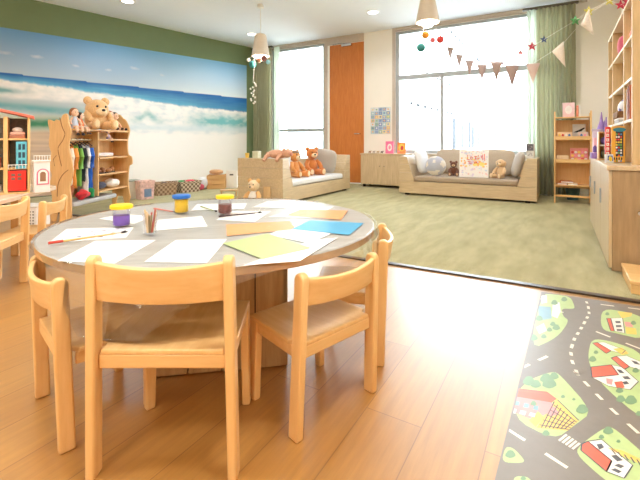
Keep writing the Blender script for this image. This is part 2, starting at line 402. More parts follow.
# ------------------------------------------------------------------ chairs
def make_chair(label, seat, top, wid, dep, fwid):
    t = thing('child_chair', label, 'chair')
    hw = wid / 2; pt, pd = .027, .044; fh = fwid / 2
    side = lambda y: hw + (fh - hw) * max(0, y) / dep
    def post(s, lo, hi, y0_, y1_, dx):
        m = MB(); x0_ = s * (hw - pt) if s > 0 else -hw
        pts = [(y0_, lo), (y1_, lo)]
        n = 8; r = (y1_ - y0_) / 2
        pts += [(y0_ + r + r * math.cos(a), hi - r + r * math.sin(a)) for a in [PI * i / n for i in range(n + 1)]]
        m.prism(pts, 0, pt, 'yz', Matrix.Translation((x0_, 0, 0)))
        for p in m.v:
            k = 1 - p.z / top; p.x += s * dx * k; p.y -= .018 * (p.z / top)
        return m.build('leg', beech[2], t, .006, 3)
    for s in (-1, 1): post(s, 0, top, -.02, -.02 + pd, .010)
    for s in (-1, 1):
        m = MB(); x0_ = s * fh - (pt if s > 0 else 0); y0_ = dep - .045
        m.prism([(y0_ + .006, 0), (y0_ + .036, 0), (y0_ + .045, seat - .012), (y0_, seat - .012)], x0_, x0_ + pt, 'yz')
        for p in m.v: p.x += s * .006 * (1 - p.z / seat)
        m.build('leg', beech[2], t, .005, 3)
    m = MB()
    ins = hw - pt
    m.box(-ins - .004, ins + .004, -.012, .010, seat - .052, seat - .014)
    m.box(-fh + pt - .004, fh - pt + .004, dep - .035, dep - .013, seat - .052, seat - .014)
    for s in (-1, 1):
        xa = s * (side(.026) - .006); xb = s * (side(dep - .04) - .006); k_ = -s * .018; m.prism([(xa, .026), (xa + k_, .026), (xb + k_, dep - .04), (xb, dep - .04)][::-s], seat - .052, seat - .014, 'xy')
    m.build('seat_rail', beech[0], t, .004)
    def sf(u, v):
        x = (u - .5) * 2; y = -.012 + v * (dep + .012)
        lim = ins - .001 if y < .034 else side(y) - .001
        return (x * lim, y, seat - .008 - .010 * (1 - x * x) * math.sin(PI * min(1, v * 1.15)) * .9)
    m = MB(); m.grid(sf, 14, 18); m.build('seat', beech[1], t, .003, 2, solid=.014)
    bh = .175 * top
    def bf(u, v):
        x = (u - .5) * 2
        y = -.004 - .017 * (top - .05) / top - .030 * (1 - x * x)
        return (x * (ins + .006), y + (v - .5) * -.012, top - .014 - bh * (1 - v) - .010 * (1 - x * x) * v)
    m = MB(); m.grid(bf, 16, 5); m.build('backrest', beech[0], t, .004, 3, solid=.016)
    return t
def facing(dx, dz): return ang(dx, dz) - PI / 2
def at_chair(c, X, Z, dx, dz):
    c.location = room(X, Z) + (0,); c.rotation_euler = (0, 0, facing(dx, dz))
big = make_chair('larger beech chair with its back to the viewer, tucked under the round table', .345, .598, .385, .325, .352)
at_chair(big, -.421, 1.085, .0, 1)
small = make_chair('small beech chair turned at an angle in front of the green card', .288, .503, .355, .272, .325)
at_chair(small, .055, 1.335, -.68, .732)
c2 = dup(small, (0, 0, 0), 0, 'small beech chair seen side on, mostly hidden behind another chair by the glaring floor'); at_chair(c2, .262, 1.79, -.99, .14)
c3 = dup(small, (0, 0, 0), 0, 'small beech chair under the clear plastic beside the red-tipped brush on the round table'); at_chair(c3, -.860, 1.298, .72, .70)
mid = make_chair('beech chair cut by the picture edge, drawn up to the table under the toy house', .325, .552, .36, .29, .335)
at_chair(mid, -1.855, 2.40, -.98, -.20)
c4 = dup(small, (0, 0, 0), 0, 'small beech chair with a curved back between the toy house table and the wardrobe'); at_chair(c4, -1.885, 2.83, -.98, -.20)

# ------------------------------------------------------------------ round table
TC = (-1.318, 1.335); TR, TZ = .688, .54
tb = thing('round_table', 'round low wooden table on a square plank pedestal, papers and paint jars on it', 'table', TC + (0,), R(40))
m = MB(); m.lathe([(TR - .006, TZ - .032), (TR, TZ - .028), (TR, TZ - .004), (TR - .005, TZ)], 96); 
def table_mat():
    m_, nt, b, out = new_mat('limed_oak_top')
    f = noise_tex(nt, mapping(nt, (1.2, 10, 8), (0, 0, R(25))), 4, 6, .6)
    nt.links.new(ramp(nt, f, [(.25, S(158, 153, 145)), (.75, S(190, 187, 181))]), b.inputs['Base Color']); b.inputs['Roughness'].default_value = .4
    return m_
m.mi = [0] * len(m.f)
for i, fc in enumerate(m.f):
    if len(fc) < 10 and min(m.v[k].z for k in fc) < TZ - .01: m.mi[i] = 1
m.build('tabletop', [table_mat(), wood('table_edge', S(206, 156, 96), S(226, 180, 120), 0)], tb)
for s4 in range(4):
    mm = Matrix.Translation((.027, -.005, 0)) @ Matrix.Rotation(s4 * PI / 2, 4, 'Z')
    p = MB()
    for k in range(4): p.box(-.255 + k * .128, -.255 + k * .128 + .1235, -.255, -.235, .004, TZ - .033, mm)
    p.build('plank_panel', baseoak[2], tb, .002)
p = MB(); p.box(-.203, .257, -.235, .225, .002, TZ - .04); p.build('core', dark, tb)

# clear plastic sheet: square film lying on the top and hanging in folds past the rim
def film(u, v):
    q = .70
    x, y = (u - .5) * 2 * q - .035, (v - .5) * 2 * q - .02
    r = math.hypot(x, y); a = math.atan2(y, x)
    if r <= TR + .006: return (x, y, TZ + .0058 + .0003 * nz(x * 9, y * 9))
    over = r - (TR + .006)
    ar = math.degrees(a) + 64      # gathered up where chairs stand against the rim
    for c0, w0 in ((29, 28), (-101, 18)):
        d0 = (ar - c0 + 180) % 360 - 180; over *= 1 - .9 * math.exp(-(d0 / w0) ** 2)
    fold = .018 * math.sin(a * 17 + 2 * nz(x * 2, y * 2)) * min(1, over / .12) + .02 * nz(x * 7, y * 7, 3) * min(1, over / .1)
    rr = TR + .007 + min(.012, over * .4) + max(0, fold) * .6 + .02 * min(1, over / .3)
    return (rr * math.cos(a), rr * math.sin(a), max(.353 + .004 * nz(x * 20, y * 20), TZ + .0056 - over * .95))
m = MB(); m.grid(film, 150, 150)
m.mi = [1 if min(m.v[k].z for k in f_) < TZ - .003 else 0 for f_ in m.f]
fo = m.build('plastic_tablecloth', [clear('clear_film', (.99, 1, 1, 1),   .035, .3), clear('clear_film_hazed_folds', (.97, .98, .98, 1), .25, .10, .015, S(236, 240, 244))])  # same film; folds get whitish haze and extra gloss to show up
fo.location = TC + (0,); fo.rotation_euler = (0, 0, R(64))
tag(fo, 'clear plastic sheet spread over the round table with its corners hanging in folds', 'tablecloth')

stackz = [0.0]
def sheet(name, quad, z, mat_, label, cat, group=None, th=.0002, marks=None):
    stackz[0] += .00026; z += stackz[0]
    pts = [flat(px, py, z) for px, py in quad]
    cx = sum(p[0] for p in pts) / 4; cy = sum(p[1] for p in pts) / 4
    m = MB(); m.prism([(p[0] - cx, p[1] - cy) for p in pts], 0, th, 'xy')
    if marks:
        rnd = random.Random(marks[0])
        P = [Vector((p[0] - cx, p[1] - cy)) for p in pts]
        for k in range(marks[1]):
            u, v = .12 + .76 * rnd.random(), .15 + .7 * rnd.random()
            c0 = P[0].lerp(P[3], u).lerp(P[1].lerp(P[2], u), v); r = marks[2] * (.5 + rnd.random())
            a0 = rnd.random() * 6
            m.prism([(c0.x + r * math.cos(a0 + j * 1.05) * (1 + .5 * (j % 2)), c0.y + r * math.sin(a0 + j * 1.05)) for j in range(6)], th + .000002, th + .00001 + .000004 * k, 'xy', mi=1)
    o = m.build(name, mat_, smooth=False); o.location = (cx, cy, z)
    return tag(o, label, cat, group)
pz = TZ + .0004
ink = M('ink_blue', S(70, 70, 130), .7); faint = M('pencil_faint', S(226, 224, 226), .8)
sheet('paper_sheet', [(48.4, 243), (66.7, 229), (134, 227), (126, 237.5)], pz, [paper, ink], 'white sheet dotted with dark blue ink beside the red-tipped brush', 'paper', marks=(3, 14, .006))
sheet('paper_sheet', [(57, 261), (95, 241), (156, 240), (114.5, 263.5)], pz, [paper, faint], 'white sheet lying behind the backrest of the larger chair, in front of the pencil glass', 'paper', marks=(4, 12, .012))
sheet('paper_sheet', [(144, 262), (176, 240), (227, 239), (207, 263)], pz, [paper, faint], 'white sheet between the pencil glass sheet and the green card', 'paper', marks=(5, 12, .012))
sheet('paper_sheet', [(154, 230.5), (158, 220), (202, 216), (207.5, 226.5)], pz, [paper, faint], 'white sheet with a faint drawing just behind the pencil glass', 'paper', marks=(6, 10, .014))
sheet('paper_sheet', [(134, 224), (99, 218.6), (123, 214), (152, 216.5)], pz, paper, 'white sheet behind the purple paint jar', 'paper')
sheet('paper_sheet', [(191, 210.5), (197, 204.3), (247, 203.2), (244, 209)], pz, paper, 'white sheet at the far rim behind the brown paint jar', 'paper')
sheet('paper_sheet', [(216, 220), (230, 211), (271, 211), (255, 222)], pz, paper, 'white sheet with a dark brush lying across it', 'paper')
sheet('paper_sheet', [(253, 207), (268, 201), (300, 202), (287, 208.5)], pz, paper, 'white sheet at the far rim in front of the small seated bear', 'paper')
sheet('paper_sheet', [(268, 217), (296, 209), (334, 206.5), (312, 218)], pz, paper, 'white sheet lying under the upper orange card', 'paper')
sheet('paper_sheet', [(268, 235), (296, 222), (333, 233), (309, 243)], pz, paper, 'white sheet showing between the green and the blue card', 'paper')
sheet('paper_sheet', [(243, 265.5), (312, 240), (338, 237.5), (300, 261)], pz, paper, 'white sheet along the near rim under the green card', 'paper')
oc = M('orange_card', S(236, 162, 100), .75, .02)
sheet('paper_sheet', [(227, 236), (226, 224.5), (290, 221), (296, 229)], pz, oc, 'orange card beside the brush, behind the green card', 'card')
sheet('paper_sheet', [(286, 215.5), (300, 209.6), (348, 210.5), (341, 219.7)], pz, oc, 'orange card behind the blue card', 'card')
sheet('paper_sheet', [(291.5, 229), (310, 220.3), (364, 223), (349, 235)], pz, M('blue_card', S(70, 166, 208), .75, .02), 'sky blue card near the far rim', 'card')
sheet('paper_sheet', [(222.5, 243.5), (267.5, 233.5), (311, 248), (262, 259)], pz, M('green_card', S(184, 198, 136), .75, .02), 'lime green card at the near rim', 'card', th=.0006)

tz = TZ + .0068
jarglass = clear('jar_plastic', (.99, .99, 1, 1), .035, .08, .02, S(240, 240, 244))
def jar(px, py, paint, lid, label, fill, r=.034, h=.088):
    x, y = flat(px, py, tz)
    t = thing('paint_jar', label, 'paint jar', (x, y, tz), 0, 'paint jars on the round table')
    p = MB(); p.lathe([(r * .9, .001), (r, .006), (r, h - .02), (r * .94, h - .016)], 28); p.build('jar_body', jarglass, t)
    p = MB(); p.lathe([(r * .85, .004), (r * .94, .008), (r * .94, .008 + fill), (r * .9, .01 + fill)], 24); p.build('paint', paint, t)
    p = MB(); p.lathe([(r * 1.24, h - .016), (r * 1.3, h - .014), (r * 1.3, h - .002), (r * 1.22, h)], 28); p.build('lid', lid, t)
yl = M('yellow_lid', S(250, 206, 30), .35, .03); bl = M('blue_lid', S(36, 104, 186), .35, .03)
jar(121.5, 225.5, M('purple_paint', S(124, 86, 190), .4), yl, 'paint jar with purple paint and a yellow lid', .034)
jar(181.5, 212.5, M('yellow_paint', S(250, 204, 40), .4), bl, 'paint jar with yellow paint and a blue lid', .056)
jar(225, 213, M('brown_paint', S(126, 66, 56), .4), yl, 'paint jar with brown paint and a yellow lid', .034)
x, y = flat(150, 234, tz)
t = thing('pencil_glass', 'clear glass of wooden pencils standing between white sheets on the round table', 'pencil cup', (x, y, tz))
p = MB(); p.lathe([(.001, .002), (.023, .002), (.028, .085), (.026, .085), (.021, .005), (.001, .005)], 24, caps=False); p.build('glass', jarglass, t)
pc = [M('pencil_wood', S(228, 200, 154), .6), M('pencil_olive', S(150, 130, 84), .6), M('pencil_red', S(190, 84, 66), .5)]
rnd = random.Random(2)
for k in range(11):
    a = k * 2.4; r = .006 + .010 * rnd.random()
    p = MB(); p.tube([(r * .7 * math.cos(a), r * .7 * math.sin(a), .007), (r * 1.5 * math.cos(a + .3), r * 1.5 * math.sin(a + .3), .07 + .025 * rnd.random())], .0034, 6)
    tag(p.build('pencil', pc[0 if k % 5 else 1] if k % 6 else pc[2]), None).parent = t
def brush(a, b, stick, tip, label, tipfirst=True):
    A = Vector(flat(*a, tz + .004) + (0,)); B = Vector(flat(*b, tz + .004) + (0,))
    t = thing('paint_brush', label, 'paint brush', (A.x, A.y, tz), math.atan2(B.y - A.y, B.x - A.x), 'brushes on the round table')
    L = (B - A).length
    p = MB(); p.tube([(0, 0, .004), (L * .2, 0, .0042), (L * .82, 0, .0035)], [.0046, .004, .003], 8); p.build('handle', stick, t)
    p = MB(); p.tube([(L * .82, 0, .0036), (L * .9, 0, .0042)], .0038, 8); p.build('ferrule', chrome, t)
    p = MB(); p.tube([(L * .9, 0, .0042), (L * .96, 0, .005), (L, 0, .003)], [.0036, .005, .001], 8); p.build('bristles', tip, t)
    if tipfirst:
        p = MB(); p.tube([(-.002, 0, .005), (L * .16, 0, .005)], .0052, 8); p.build('painted_end', M('brush_red', S(206, 66, 50), .4), t)
brush((49, 243.3), (128, 231.5), M('brush_wood', S(222, 180, 112), .4), dark, 'long wooden brush with a red end on the dotted sheet')
brush((219, 216.6), (262, 212.2), M('brush_dark', S(70, 50, 56), .4), dark, 'dark brush lying across a white sheet', False)
brush((154, 208.5), (178, 212.3), M('brush_rose', S(190, 110, 96), .4), dark, 'reddish brush beside the jar of yellow paint', False)
brush((201, 206.5), (217, 211.5), M('brush_olive', S(140, 150, 100), .4), dark, 'olive brush beside the jar of brown paint', False)

# ------------------------------------------------------------------ play mat
MATB = [(-.163, .72), (.78, .72), (.78, 2.79), (-.095, 2.735)]
pm = MB(); pm.prism(MATB, .0005, .003, 'xy')
pal = [S(120, 113, 106), S(176, 200, 136), S(232, 226, 212), S(226, 92, 66), S(232, 196, 96), S(112, 150, 112), S(238, 236, 228), S(228, 150, 150), S(128, 170, 186), S(70, 74, 84)]
pmats = [M('mat_' + n, c, .38, .05, 30, spec=.9) for n, c in zip('road grass line red yellow tree wall pink water ink'.split(), pal)]
A1 = lambda u, v: (495 + u / 4.407, 285 + v / 4.407)
A2 = lambda u, v: (495 + u / 4.414, 375 + v / 4.414)
for q_ in pmats: n_ = [x for x in q_.node_tree.nodes if x.type == 'BSDF_PRINCIPLED'][0]; n_.inputs['Coat Weight'].default_value = .22; n_.inputs['Coat Roughness'].default_value = .34
lay = [.003]
def clipmat(pts):
    """keep polygons on the mat"""
    def clip(poly, f_):
        out = []
        for i in range(len(poly)):
            p, q = poly[i], poly[(i + 1) % len(poly)]; a, b_ = f_(p), f_(q)
            if a >= 0: out.append(p)
            if a * b_ < 0: t_ = a / (a - b_); out.append((p[0] + (q[0] - p[0]) * t_, p[1] + (q[1] - p[1]) * t_))
        return out
    for f_ in (lambda p: p[0] + .157 - (p[1] - .74) * .034, lambda p: .77 - p[0], lambda p: p[1] - .74, lambda p: 2.725 + .06 * (p[0] + .095) - p[1]):
        if pts: pts = clip(pts, f_)
    return pts
def poly(pts, mi, A, k=0, rnd=False):
    q = clipmat([flat(*A(*p)) for p in pts])
    if len(q) > 2:
        if rnd:
            for _ in range(2):
                q = [pt for i in range(len(q)) for pt in ((q[i][0] * .78 + q[(i + 1) % len(q)][0] * .22, q[i][1] * .78 + q[(i + 1) % len(q)][1] * .22),
                                                          (q[i][0] * .22 + q[(i + 1) % len(q)][0] * .78, q[i][1] * .22 + q[(i + 1) % len(q)][1] * .78))]
        lay[0] += .000004; z = .0031 + k * .0002 + lay[0] - .003
        pm.add([(p[0], p[1], z) for p in q], [list(range(len(q)))], mi=mi)
def stroke(pts, w, mi, A, dash=None, k=1):
    P = [Vector(flat(*A(*p))) for p in pts]
    tot = 0; on = True
    fine = []
    for a, b_ in zip(P, P[1:]):
        n = max(1, int((b_ - a).length / .01))
        for i in range(n): fine.append(a.lerp(b_, i / n))
    fine.append(P[-1]); acc = 0; run = []
    def flush(run):
        if len(run) < 2: return
        L_, R_ = [], []
        for i, p in enumerate(run):
            d = (run[min(i + 1, len(run) - 1)] - run[max(i - 1, 0)]).normalized(); nn = Vector((-d.y, d.x)) * w / 2
            L_.append(p + nn); R_.append(p - nn)
        q = clipmat([tuple(p) for p in L_ + R_[::-1]])
        if len(q) > 2: pm.add([(p[0], p[1], .0031 + k * .0002) for p in q], [list(range(len(q)))], mi=mi)
    if not dash: flush(fine); return
    for i in range(len(fine) - 1):
        if (acc % (dash * 1.7)) < dash: run.append(fine[i])
        else: flush(run); run = []
        acc += (fine[i + 1] - fine[i]).length
    flush(run)
poly([(175, 40), (330, 45), (352, 100), (345, 108), (292, 106), (300, 140), (328, 160), (275, 235), (140, 295), (150, 150)], 1, A1, 0, True)
poly([(470, 105), (590, 122), (660, 150), (660, 245), (540, 218), (465, 198)], 1, A1, 0, True)
poly([(425, 238), (520, 252), (660, 305), (700, 560), (640, 590), (500, 470), (430, 390), (408, 320)], 1, A1, 0, True)
poly([(60, 60), (255, -15), (290, 5), (432, 165), (350, 228), (262, 292), (40, 175)], 1, A2, 0, True)
poly([(490, 232), (530, 240), (700, 390), (700, 560), (600, 540), (480, 466), (352, 350), (385, 305)], 1, A2, 0, True)
poly([(20, 318), (80, 325), (132, 380), (120, 394), (-10, 390)], 1, A2, 0, True)
poly([(85, 452), (140, 452), (170, 480), (80, 490)], 1, A2, 0, True)
curve = [A1(*p) for p in ((390, 52), (410, 90), (415, 130), (385, 185), (350, 240), (333, 290), (340, 340), (370, 410))] + [A2(*p) for p in ((352, -12), (430, 70), (520, 160), (660, 285))]
I_ = lambda u, v: (u, v)
stroke(curve, .012, 2, I_, .045)
stroke([(50, 240), (390, 460)], .012, 2, A2, .07); stroke([(445, 208), (660, 292)], .012, 2, A1, .07)
stroke([(465, 88), (660, 112)], .012, 2, A1, .07); stroke([(110, 372), (262, 303)], .012, 2, A1, .07); stroke([(260, 118), (345, 128)], .01, 2, A1, .05)
for k in range(5):
    t0 = k / 5; a = (278 + (352 - 278) * t0, 292 + (338 - 292) * t0); b_ = (312 + (384 - 312) * t0, 264 + (312 - 264) * t0)
    poly([a, (a[0] + 9, a[1] + 6), (b_[0] + 9, b_[1] + 6), b_], 2, A2, 1)
def roofed(roof, wall, wins, A, rm=3):
    poly(wall, 6, A, 2); poly(roof, rm, A, 3)
    for q in wins: poly(q, 9, A, 4)
    stroke(roof + roof[:1], .004, 9, A, k=5); stroke(wall + wall[:1], .003, 9, A, k=5)
roofed([(383, 310), (410, 298), (515, 385), (492, 432), (380, 338)], [(410, 298), (470, 290), (608, 405), (570, 462), (492, 432), (515, 385)],
       [[(512, 362), (535, 358), (565, 382), (540, 388)], [(525, 405), (545, 398), (572, 408), (555, 418)], [(512, 424), (530, 418), (560, 432), (545, 440)], [(448, 312), (470, 308), (482, 325), (460, 335)]], A2)
poly([(495, 325), (560, 338), (660, 385), (660, 405), (560, 362)], 4, A2, 2)
for k in range(5): stroke([(515 + k * 28, 335 + k * 11), (532 + k * 28, 356 + k * 13)], .004, 9, A2, k=5)
poly([(200, 212), (272, 108), (372, 205), (322, 250), (240, 243), (184, 237)], 4, A2, 2)
for k in range(6): stroke([(196 + k * 16, 225 - k * 22), (325 + k * 9, 246 - k * 8)], .004, 9, A2, k=4)
for k in range(7): stroke([(262 + k * 15, 122 + k * 14), (205 + k * 17, 238 + k * 1)], .003, 9, A2, k=4)
poly([(60, 160), (85, 90), (250, 122), (262, 165), (160, 200)], 7, A2, 2); poly([(90, 62), (230, 78), (272, 110), (250, 126), (85, 98)], 3, A2, 3)
for k in range(3): poly([(88 + k * 42, 118 + k * 10), (110 + k * 42, 122 + k * 10), (106 + k * 42, 142 + k * 10), (82 + k * 42, 138 + k * 10)], 8, A2, 4); poly([(72 + k * 42, 150 + k * 10), (96 + k * 42, 156 + k * 10), (90 + k * 42, 176 + k * 8), (64 + k * 42, 168 + k * 8)], 6, A2, 4)
poly([(225, 160), (262, 145), (285, 175), (245, 190)], 7, A2, 3)
poly([(150, 205), (190, 165), (215, 190), (180, 235)], 4, A2, 2)
roofed([(422, 366), (512, 356), (545, 400), (428, 412)], [(545, 400), (512, 356), (560, 366), (632, 430), (596, 466), (500, 450), (428, 412)],
       [[(535, 376), (555, 378), (572, 394), (550, 392)], [(560, 408), (585, 406), (600, 420), (572, 420)], [(560, 432), (580, 428), (592, 440), (570, 444)]], A1)
roofed([(430, 260), (450, 257), (512, 294), (490, 306)], [(450, 257), (480, 256), (575, 292), (560, 306), (512, 294)], [], A1); poly([(520, 285), (560, 280), (590, 305), (560, 312)], 4, A1, 3)
roofed([(512, 326), (535, 318), (592, 364), (570, 376)], [(535, 318), (580, 316), (660, 350), (660, 385), (592, 364)], [[(600, 336), (625, 342), (640, 356), (615, 352)]], A1)
poly([(525, 432), (560, 428), (572, 456), (540, 466)], 3, A1, 3); poly([(490, 415), (520, 420), (515, 445), (492, 438)], 7, A1, 3)
roofed([(492, 150), (510, 150), (526, 206), (510, 206)], [(510, 150), (562, 148), (572, 216), (526, 206)], [[(530, 162), (552, 162), (554, 172), (532, 172)], [(532, 180), (556, 180), (558, 190), (534, 190)], [(535, 197), (560, 198), (562, 208), (538, 206)]], A1)
poly([(575, 190), (620, 195), (625, 222), (580, 218)], 4, A1, 3); poly([(570, 165), (600, 168), (610, 190), (575, 186)], 7, A1, 3); poly([(540, 120), (605, 126), (600, 140), (560, 150)], 4, A1, 3)
poly([(255, 75), (285, 80), (290, 120), (275, 150), (250, 140)], 6, A1, 2); poly([(200, 50), (228, 48), (230, 80), (205, 85)], 6, A1, 2); poly([(180, 190), (215, 170), (230, 205), (195, 220)], 2, A1, 2); poly([(190, 95), (245, 100), (250, 150), (195, 160)], 8, A1, 2)
def bush(u, v, r, A):
    poly([(u + r * math.cos(a) * (1 + .2 * math.sin(3 * a)), v + r * .8 * math.sin(a)) for a in [i * PI / 6 for i in range(12)]], 5, A, 3)
for u, v, r in ((262, 80, 14), (305, 65, 13), (270, 190, 16), (240, 200, 12), (195, 150, 15), (170, 235, 18), (215, 230, 12), (255, 175, 12), (225, 415, 26), (260, 405, 20), (180, 440, 22), (430, 330, 16), (445, 300, 10), (495, 130, 9), (610, 170, 12), (620, 380, 14)): bush(u, v, r, A1)
for u, v, r in ((385, 155, 26), (300, 100, 9), (348, 112, 7), (68, 355, 22), (500, 250, 22), (470, 278, 12), (545, 298, 9), (600, 115, 26), (555, 110, 20), (550, 72, 16), (635, 175, 14), (225, 262, 16), (125, 462, 12), (170, 130, 14), (240, 40, 30), (150, 30, 26)): bush(u, v, r, A2)
tag(pm.build('play_mat', pmats, smooth=False), 'printed road play mat with grey streets, red-roofed houses and green lawns on the wood floor', 'play mat')

# ------------------------------------------------------------------ cushions, sofas
def cushion(name, parent_or_none, size, loc, rot, mat_, e=.45):
    m = MB(); m.ball((0, 0, 0), (size[0] / 2, size[1] / 2, size[2] / 2), n=28, k=14, e=e)
    for p in m.v:   # pinch the thickness towards the edge, like a stuffed pad
        u = abs(p.x) / (size[0] / 2); v = abs(p.z) / (size[2] / 2)
        p.y *= (1 - .55 * max(u, v) ** 3)
    o = m.build(name, mat_, parent_or_none); o.location = loc; o.rotation_euler = rot
    return o
def sofa(name, label, loc, rz, L, padc):
    t = thing(name, label, 'sofa', loc, rz)
    h = L / 2
    m = MB()
    m.box(-h, h, 0, .028, .04, .235); m.box(-h, -h + .028, .0285, .83, .04, .235); m.box(h - .028, h, .0285, .83, .04, .235); m.box(-h + .0285, h - .0285, .80, .83, .04, .58); m.box(-h + .03, h - .03, .028, .80, .12, .222)
    m.build('base', greyoak[0], t, .003)
    for s in (-1, 1):
        m = MB(); zs = [.238, .375, .515, .65]
        if True:
            prof = lambda z: h - .125 - .13 * (1 - (z - .235) / .415)
            for k in range(3):
                za, zb = zs[k], zs[k + 1] - .003
                m.prism([(s * h, za), (s * prof(za), za), (s * prof(zb), zb), (s * h, zb)], 0, .83, 'xz')
        m.build('armrest', greyoak[1 if False else 0], t, .003)
    for sx in (-1, 1):
        for yy in (.06, .76): m = MB(); m.box(sx * (h - .12) - .03, sx * (h - .12) + .03, yy - .03, yy + .03, .0085, .119); m.build('foot', dark, t)
    m = MB(); m.box(-h + .245, h - .245, .015, .795, .2385, .325); m.build('seat_pad', padc, t, .03, 4)
    return t
beige = fabric('beige_linen', S(184, 168, 148)); beige2 = fabric('beige_linen_dark', S(170, 152, 132)); lgrey = fabric('light_grey_linen', S(222, 222, 224)); mgrey = fabric('mid_grey_linen', S(188, 182, 176))
SX, SY = -1.295, 6.47
sofa('plank_sofa', 'pale plank sofa with a beige seat pad under the big window', (SX, SY, 0), 0, 2.03, beige2)
BX, BY = -3.30, 5.575
sofa('plank_sofa', 'pale plank sofa with light grey pad and two brown bears', (BX, BY, 0), R(90), 2.08, lgrey)
def tcush(label, size, loc, rot, mat_): return tag(cushion('cushion', None, size, loc, rot, mat_), label, 'cushion')
tcush('pale grey cushion leaning on the sofa arm beside the globe pillow', (.42, .15, .40), (-2.035, 6.86, .548), (R(-16), 0, R(84)), lgrey)
tcush('beige cushion standing behind the brown toy monkey', (.62, .15, .42), (-1.56, 7.13, .555), (R(-8), 0, 0), beige)
tcush('beige cushion standing behind the toy dog', (.62, .15, .42), (-.92, 7.13, .555), (R(-8), 0, 0), beige)
tcush('taupe cushion leaning on the sofa arm beside the toy dog', (.42, .15, .40), (-.555, 6.86, .548), (R(-16), 0, R(-84)), mgrey)
tcush('grey cushion leaning on the plank sofa arm beside the pig toy', (.42, .14, .38), (-3.70, 4.95, .55), (R(-14), 0, R(5)), lgrey)
tcush('pale cushion standing between the two brown bears', (.40, .14, .34), (-3.96, 5.62, .525), (R(-10), 0, R(90)), lgrey)
tcush('large grey cushion in the corner of the plank sofa by the door', (.46, .16, .42), (-3.60, 6.17, .56), (R(14), R(10), R(14)), mgrey)

# globe pillow
t = thing('globe_pillow', 'round blue-grey globe pillow with pale continents on the sofa', 'pillow', (-1.745, 6.63, .329))
m = MB(); m.ball((0, 0, .162), (.165, .12, .162), n=40, k=26)
for f_ in range(len(m.f)):
    c0 = sum((m.v[i] for i in m.f[f_]), Vector()) / len(m.f[f_]); m.mi[f_] = 1 if noise.noise(Vector(c0) * 11 + Vector((3, 1, 2))) > .08 else 0
m.build('cover', [fabric('globe_blue', S(182, 186, 202)), fabric('globe_land', S(228, 222, 214))], t)

# ------------------------------------------------------------------ plush toys
def bear(name, label, cat, loc, rz, h, fur, pale_, pose=0, group=None, tilt=0, hat=None, ear='round', shirt=None, dark_=None, hz=None, facec=None):
    t = thing(name, label, cat, loc, rz, group); t.scale = (h, h, h)
    if tilt: t.rotation_euler = (tilt, 0, rz)
    dk = dark_ or M('plush_nose', S(40, 28, 26), .4)
    m = MB(); m.ball((0, 0, .285 if not hz else .245), (.215, .18, .285) if not hz else (.27, .22, .24), n=20, k=12); m.build('body', shirt or fur, t)
    first = len(bpy.data.objects)
    before = set(bpy.data.objects)
    m = MB(); m.ball((0, -.02, .74), (.215, .195, .2), n=20, k=12); m.build('head', facec or fur, t)
    for s in (-1, 1):
        if ear == 'round': m = MB(); m.ball((s * .17, 0, .905), (.085, .045, .085)); m.ball((s * .17, -.028, .9), (.05, .03, .05))
        else: m = MB(); m.ball((s * .215, -.01, .70), (.045, .075, .15), rot=(0, s * .25, 0))
        m.build('ear', fur, t)
        m = MB(); m.ball((s * .08, -.19, .79), .024, n=8, k=6); m.build('eye', dk, t)
        a = .20 if pose == 0 else .12
        m = MB(); m.tube([(s * .15, -.02, .50), (s * .25, -.09, .38), (s * .27, -.19, .27), (s * .24, -.25, .22)], [.075, .085, .08, .05], 12); m.ball((s * .24, -.25, .22), .07, n=12, k=8); m.build('arm', fur, t)
        m = MB(); m.tube([(s * .12, -.05, .11), (s * .19, -.24, .105), (s * .22, -.42, .10)], [.11, .105, .095], 14); m.ball((s * .225, -.44, .125), (.1, .07, .125), n=14, k=9); lg = m.build('leg', fur, t)
        m = MB(); m.ball((s * .225, -.498, .13), (.068, .02, .09), n=12, k=8); m.build('foot_pad', pale_, lg)
    m = MB(); m.ball((0, -.19, .685), (.105, .09, .08), n=14, k=9); mz = m.build('muzzle', pale_, t)
    m = MB(); m.ball((0, -.275, .715), (.038, .025, .027), n=10, k=7); m.build('nose', dk, mz)
    if hz:
        headparts = [o for o in bpy.data.objects if o not in before and o.parent == t and o.name.split('.')[0] in ('head', 'ear', 'eye', 'muzzle')]
        for o in headparts: o.scale = (hz[1],) * 3; o.location = (hz[2], hz[3], hz[0] - .74 * hz[1])
    if hat: m = MB(); m.ball((0, -.01, .80), (.2, .19, .155), n=16, k=8); m.build('cap', hat, t)
    return t
ginger = plush('ginger_plush', S(218, 146, 76)); ginger2 = plush('chestnut_plush', S(206, 126, 64)); cream = plush('cream_plush', S(240, 214, 176)); honey = plush('honey_plush', S(226, 178, 116)); sand_p = plush('sand_plush', S(222, 188, 146)); brown_p = plush('brown_plush', S(112, 66, 44)); pinkish = plush('pig_plush', S(214, 164, 136)); greyp = plush('taupe_plush', S(130, 100, 80))
bear('teddy_bear', 'ginger teddy with a brown cap sitting beside the pale cushion on the plank sofa', 'soft toy', (-3.64, 5.31, .329), R(82), .45, ginger, cream, hat=greyp)
bear('teddy_bear', 'fluffy chestnut teddy sitting against the large grey cushion', 'soft toy', (-3.64, 5.84, .329), R(58), .48, ginger2, cream)
bear('teddy_bear', 'small honey teddy with a white shirt sitting on the carpet against the plank sofa', 'soft toy', flat(254, 207) + (.009,), R(10), .385, honey, cream, shirt=fabric('white_knit', S(236, 232, 228)), facec=cream)
bear('toy_dog', 'sandy toy dog with hanging ears sitting between the big book and taupe cushion', 'soft toy', (-.78, 6.76, .329), R(-28), .31, sand_p, cream, ear='flop')
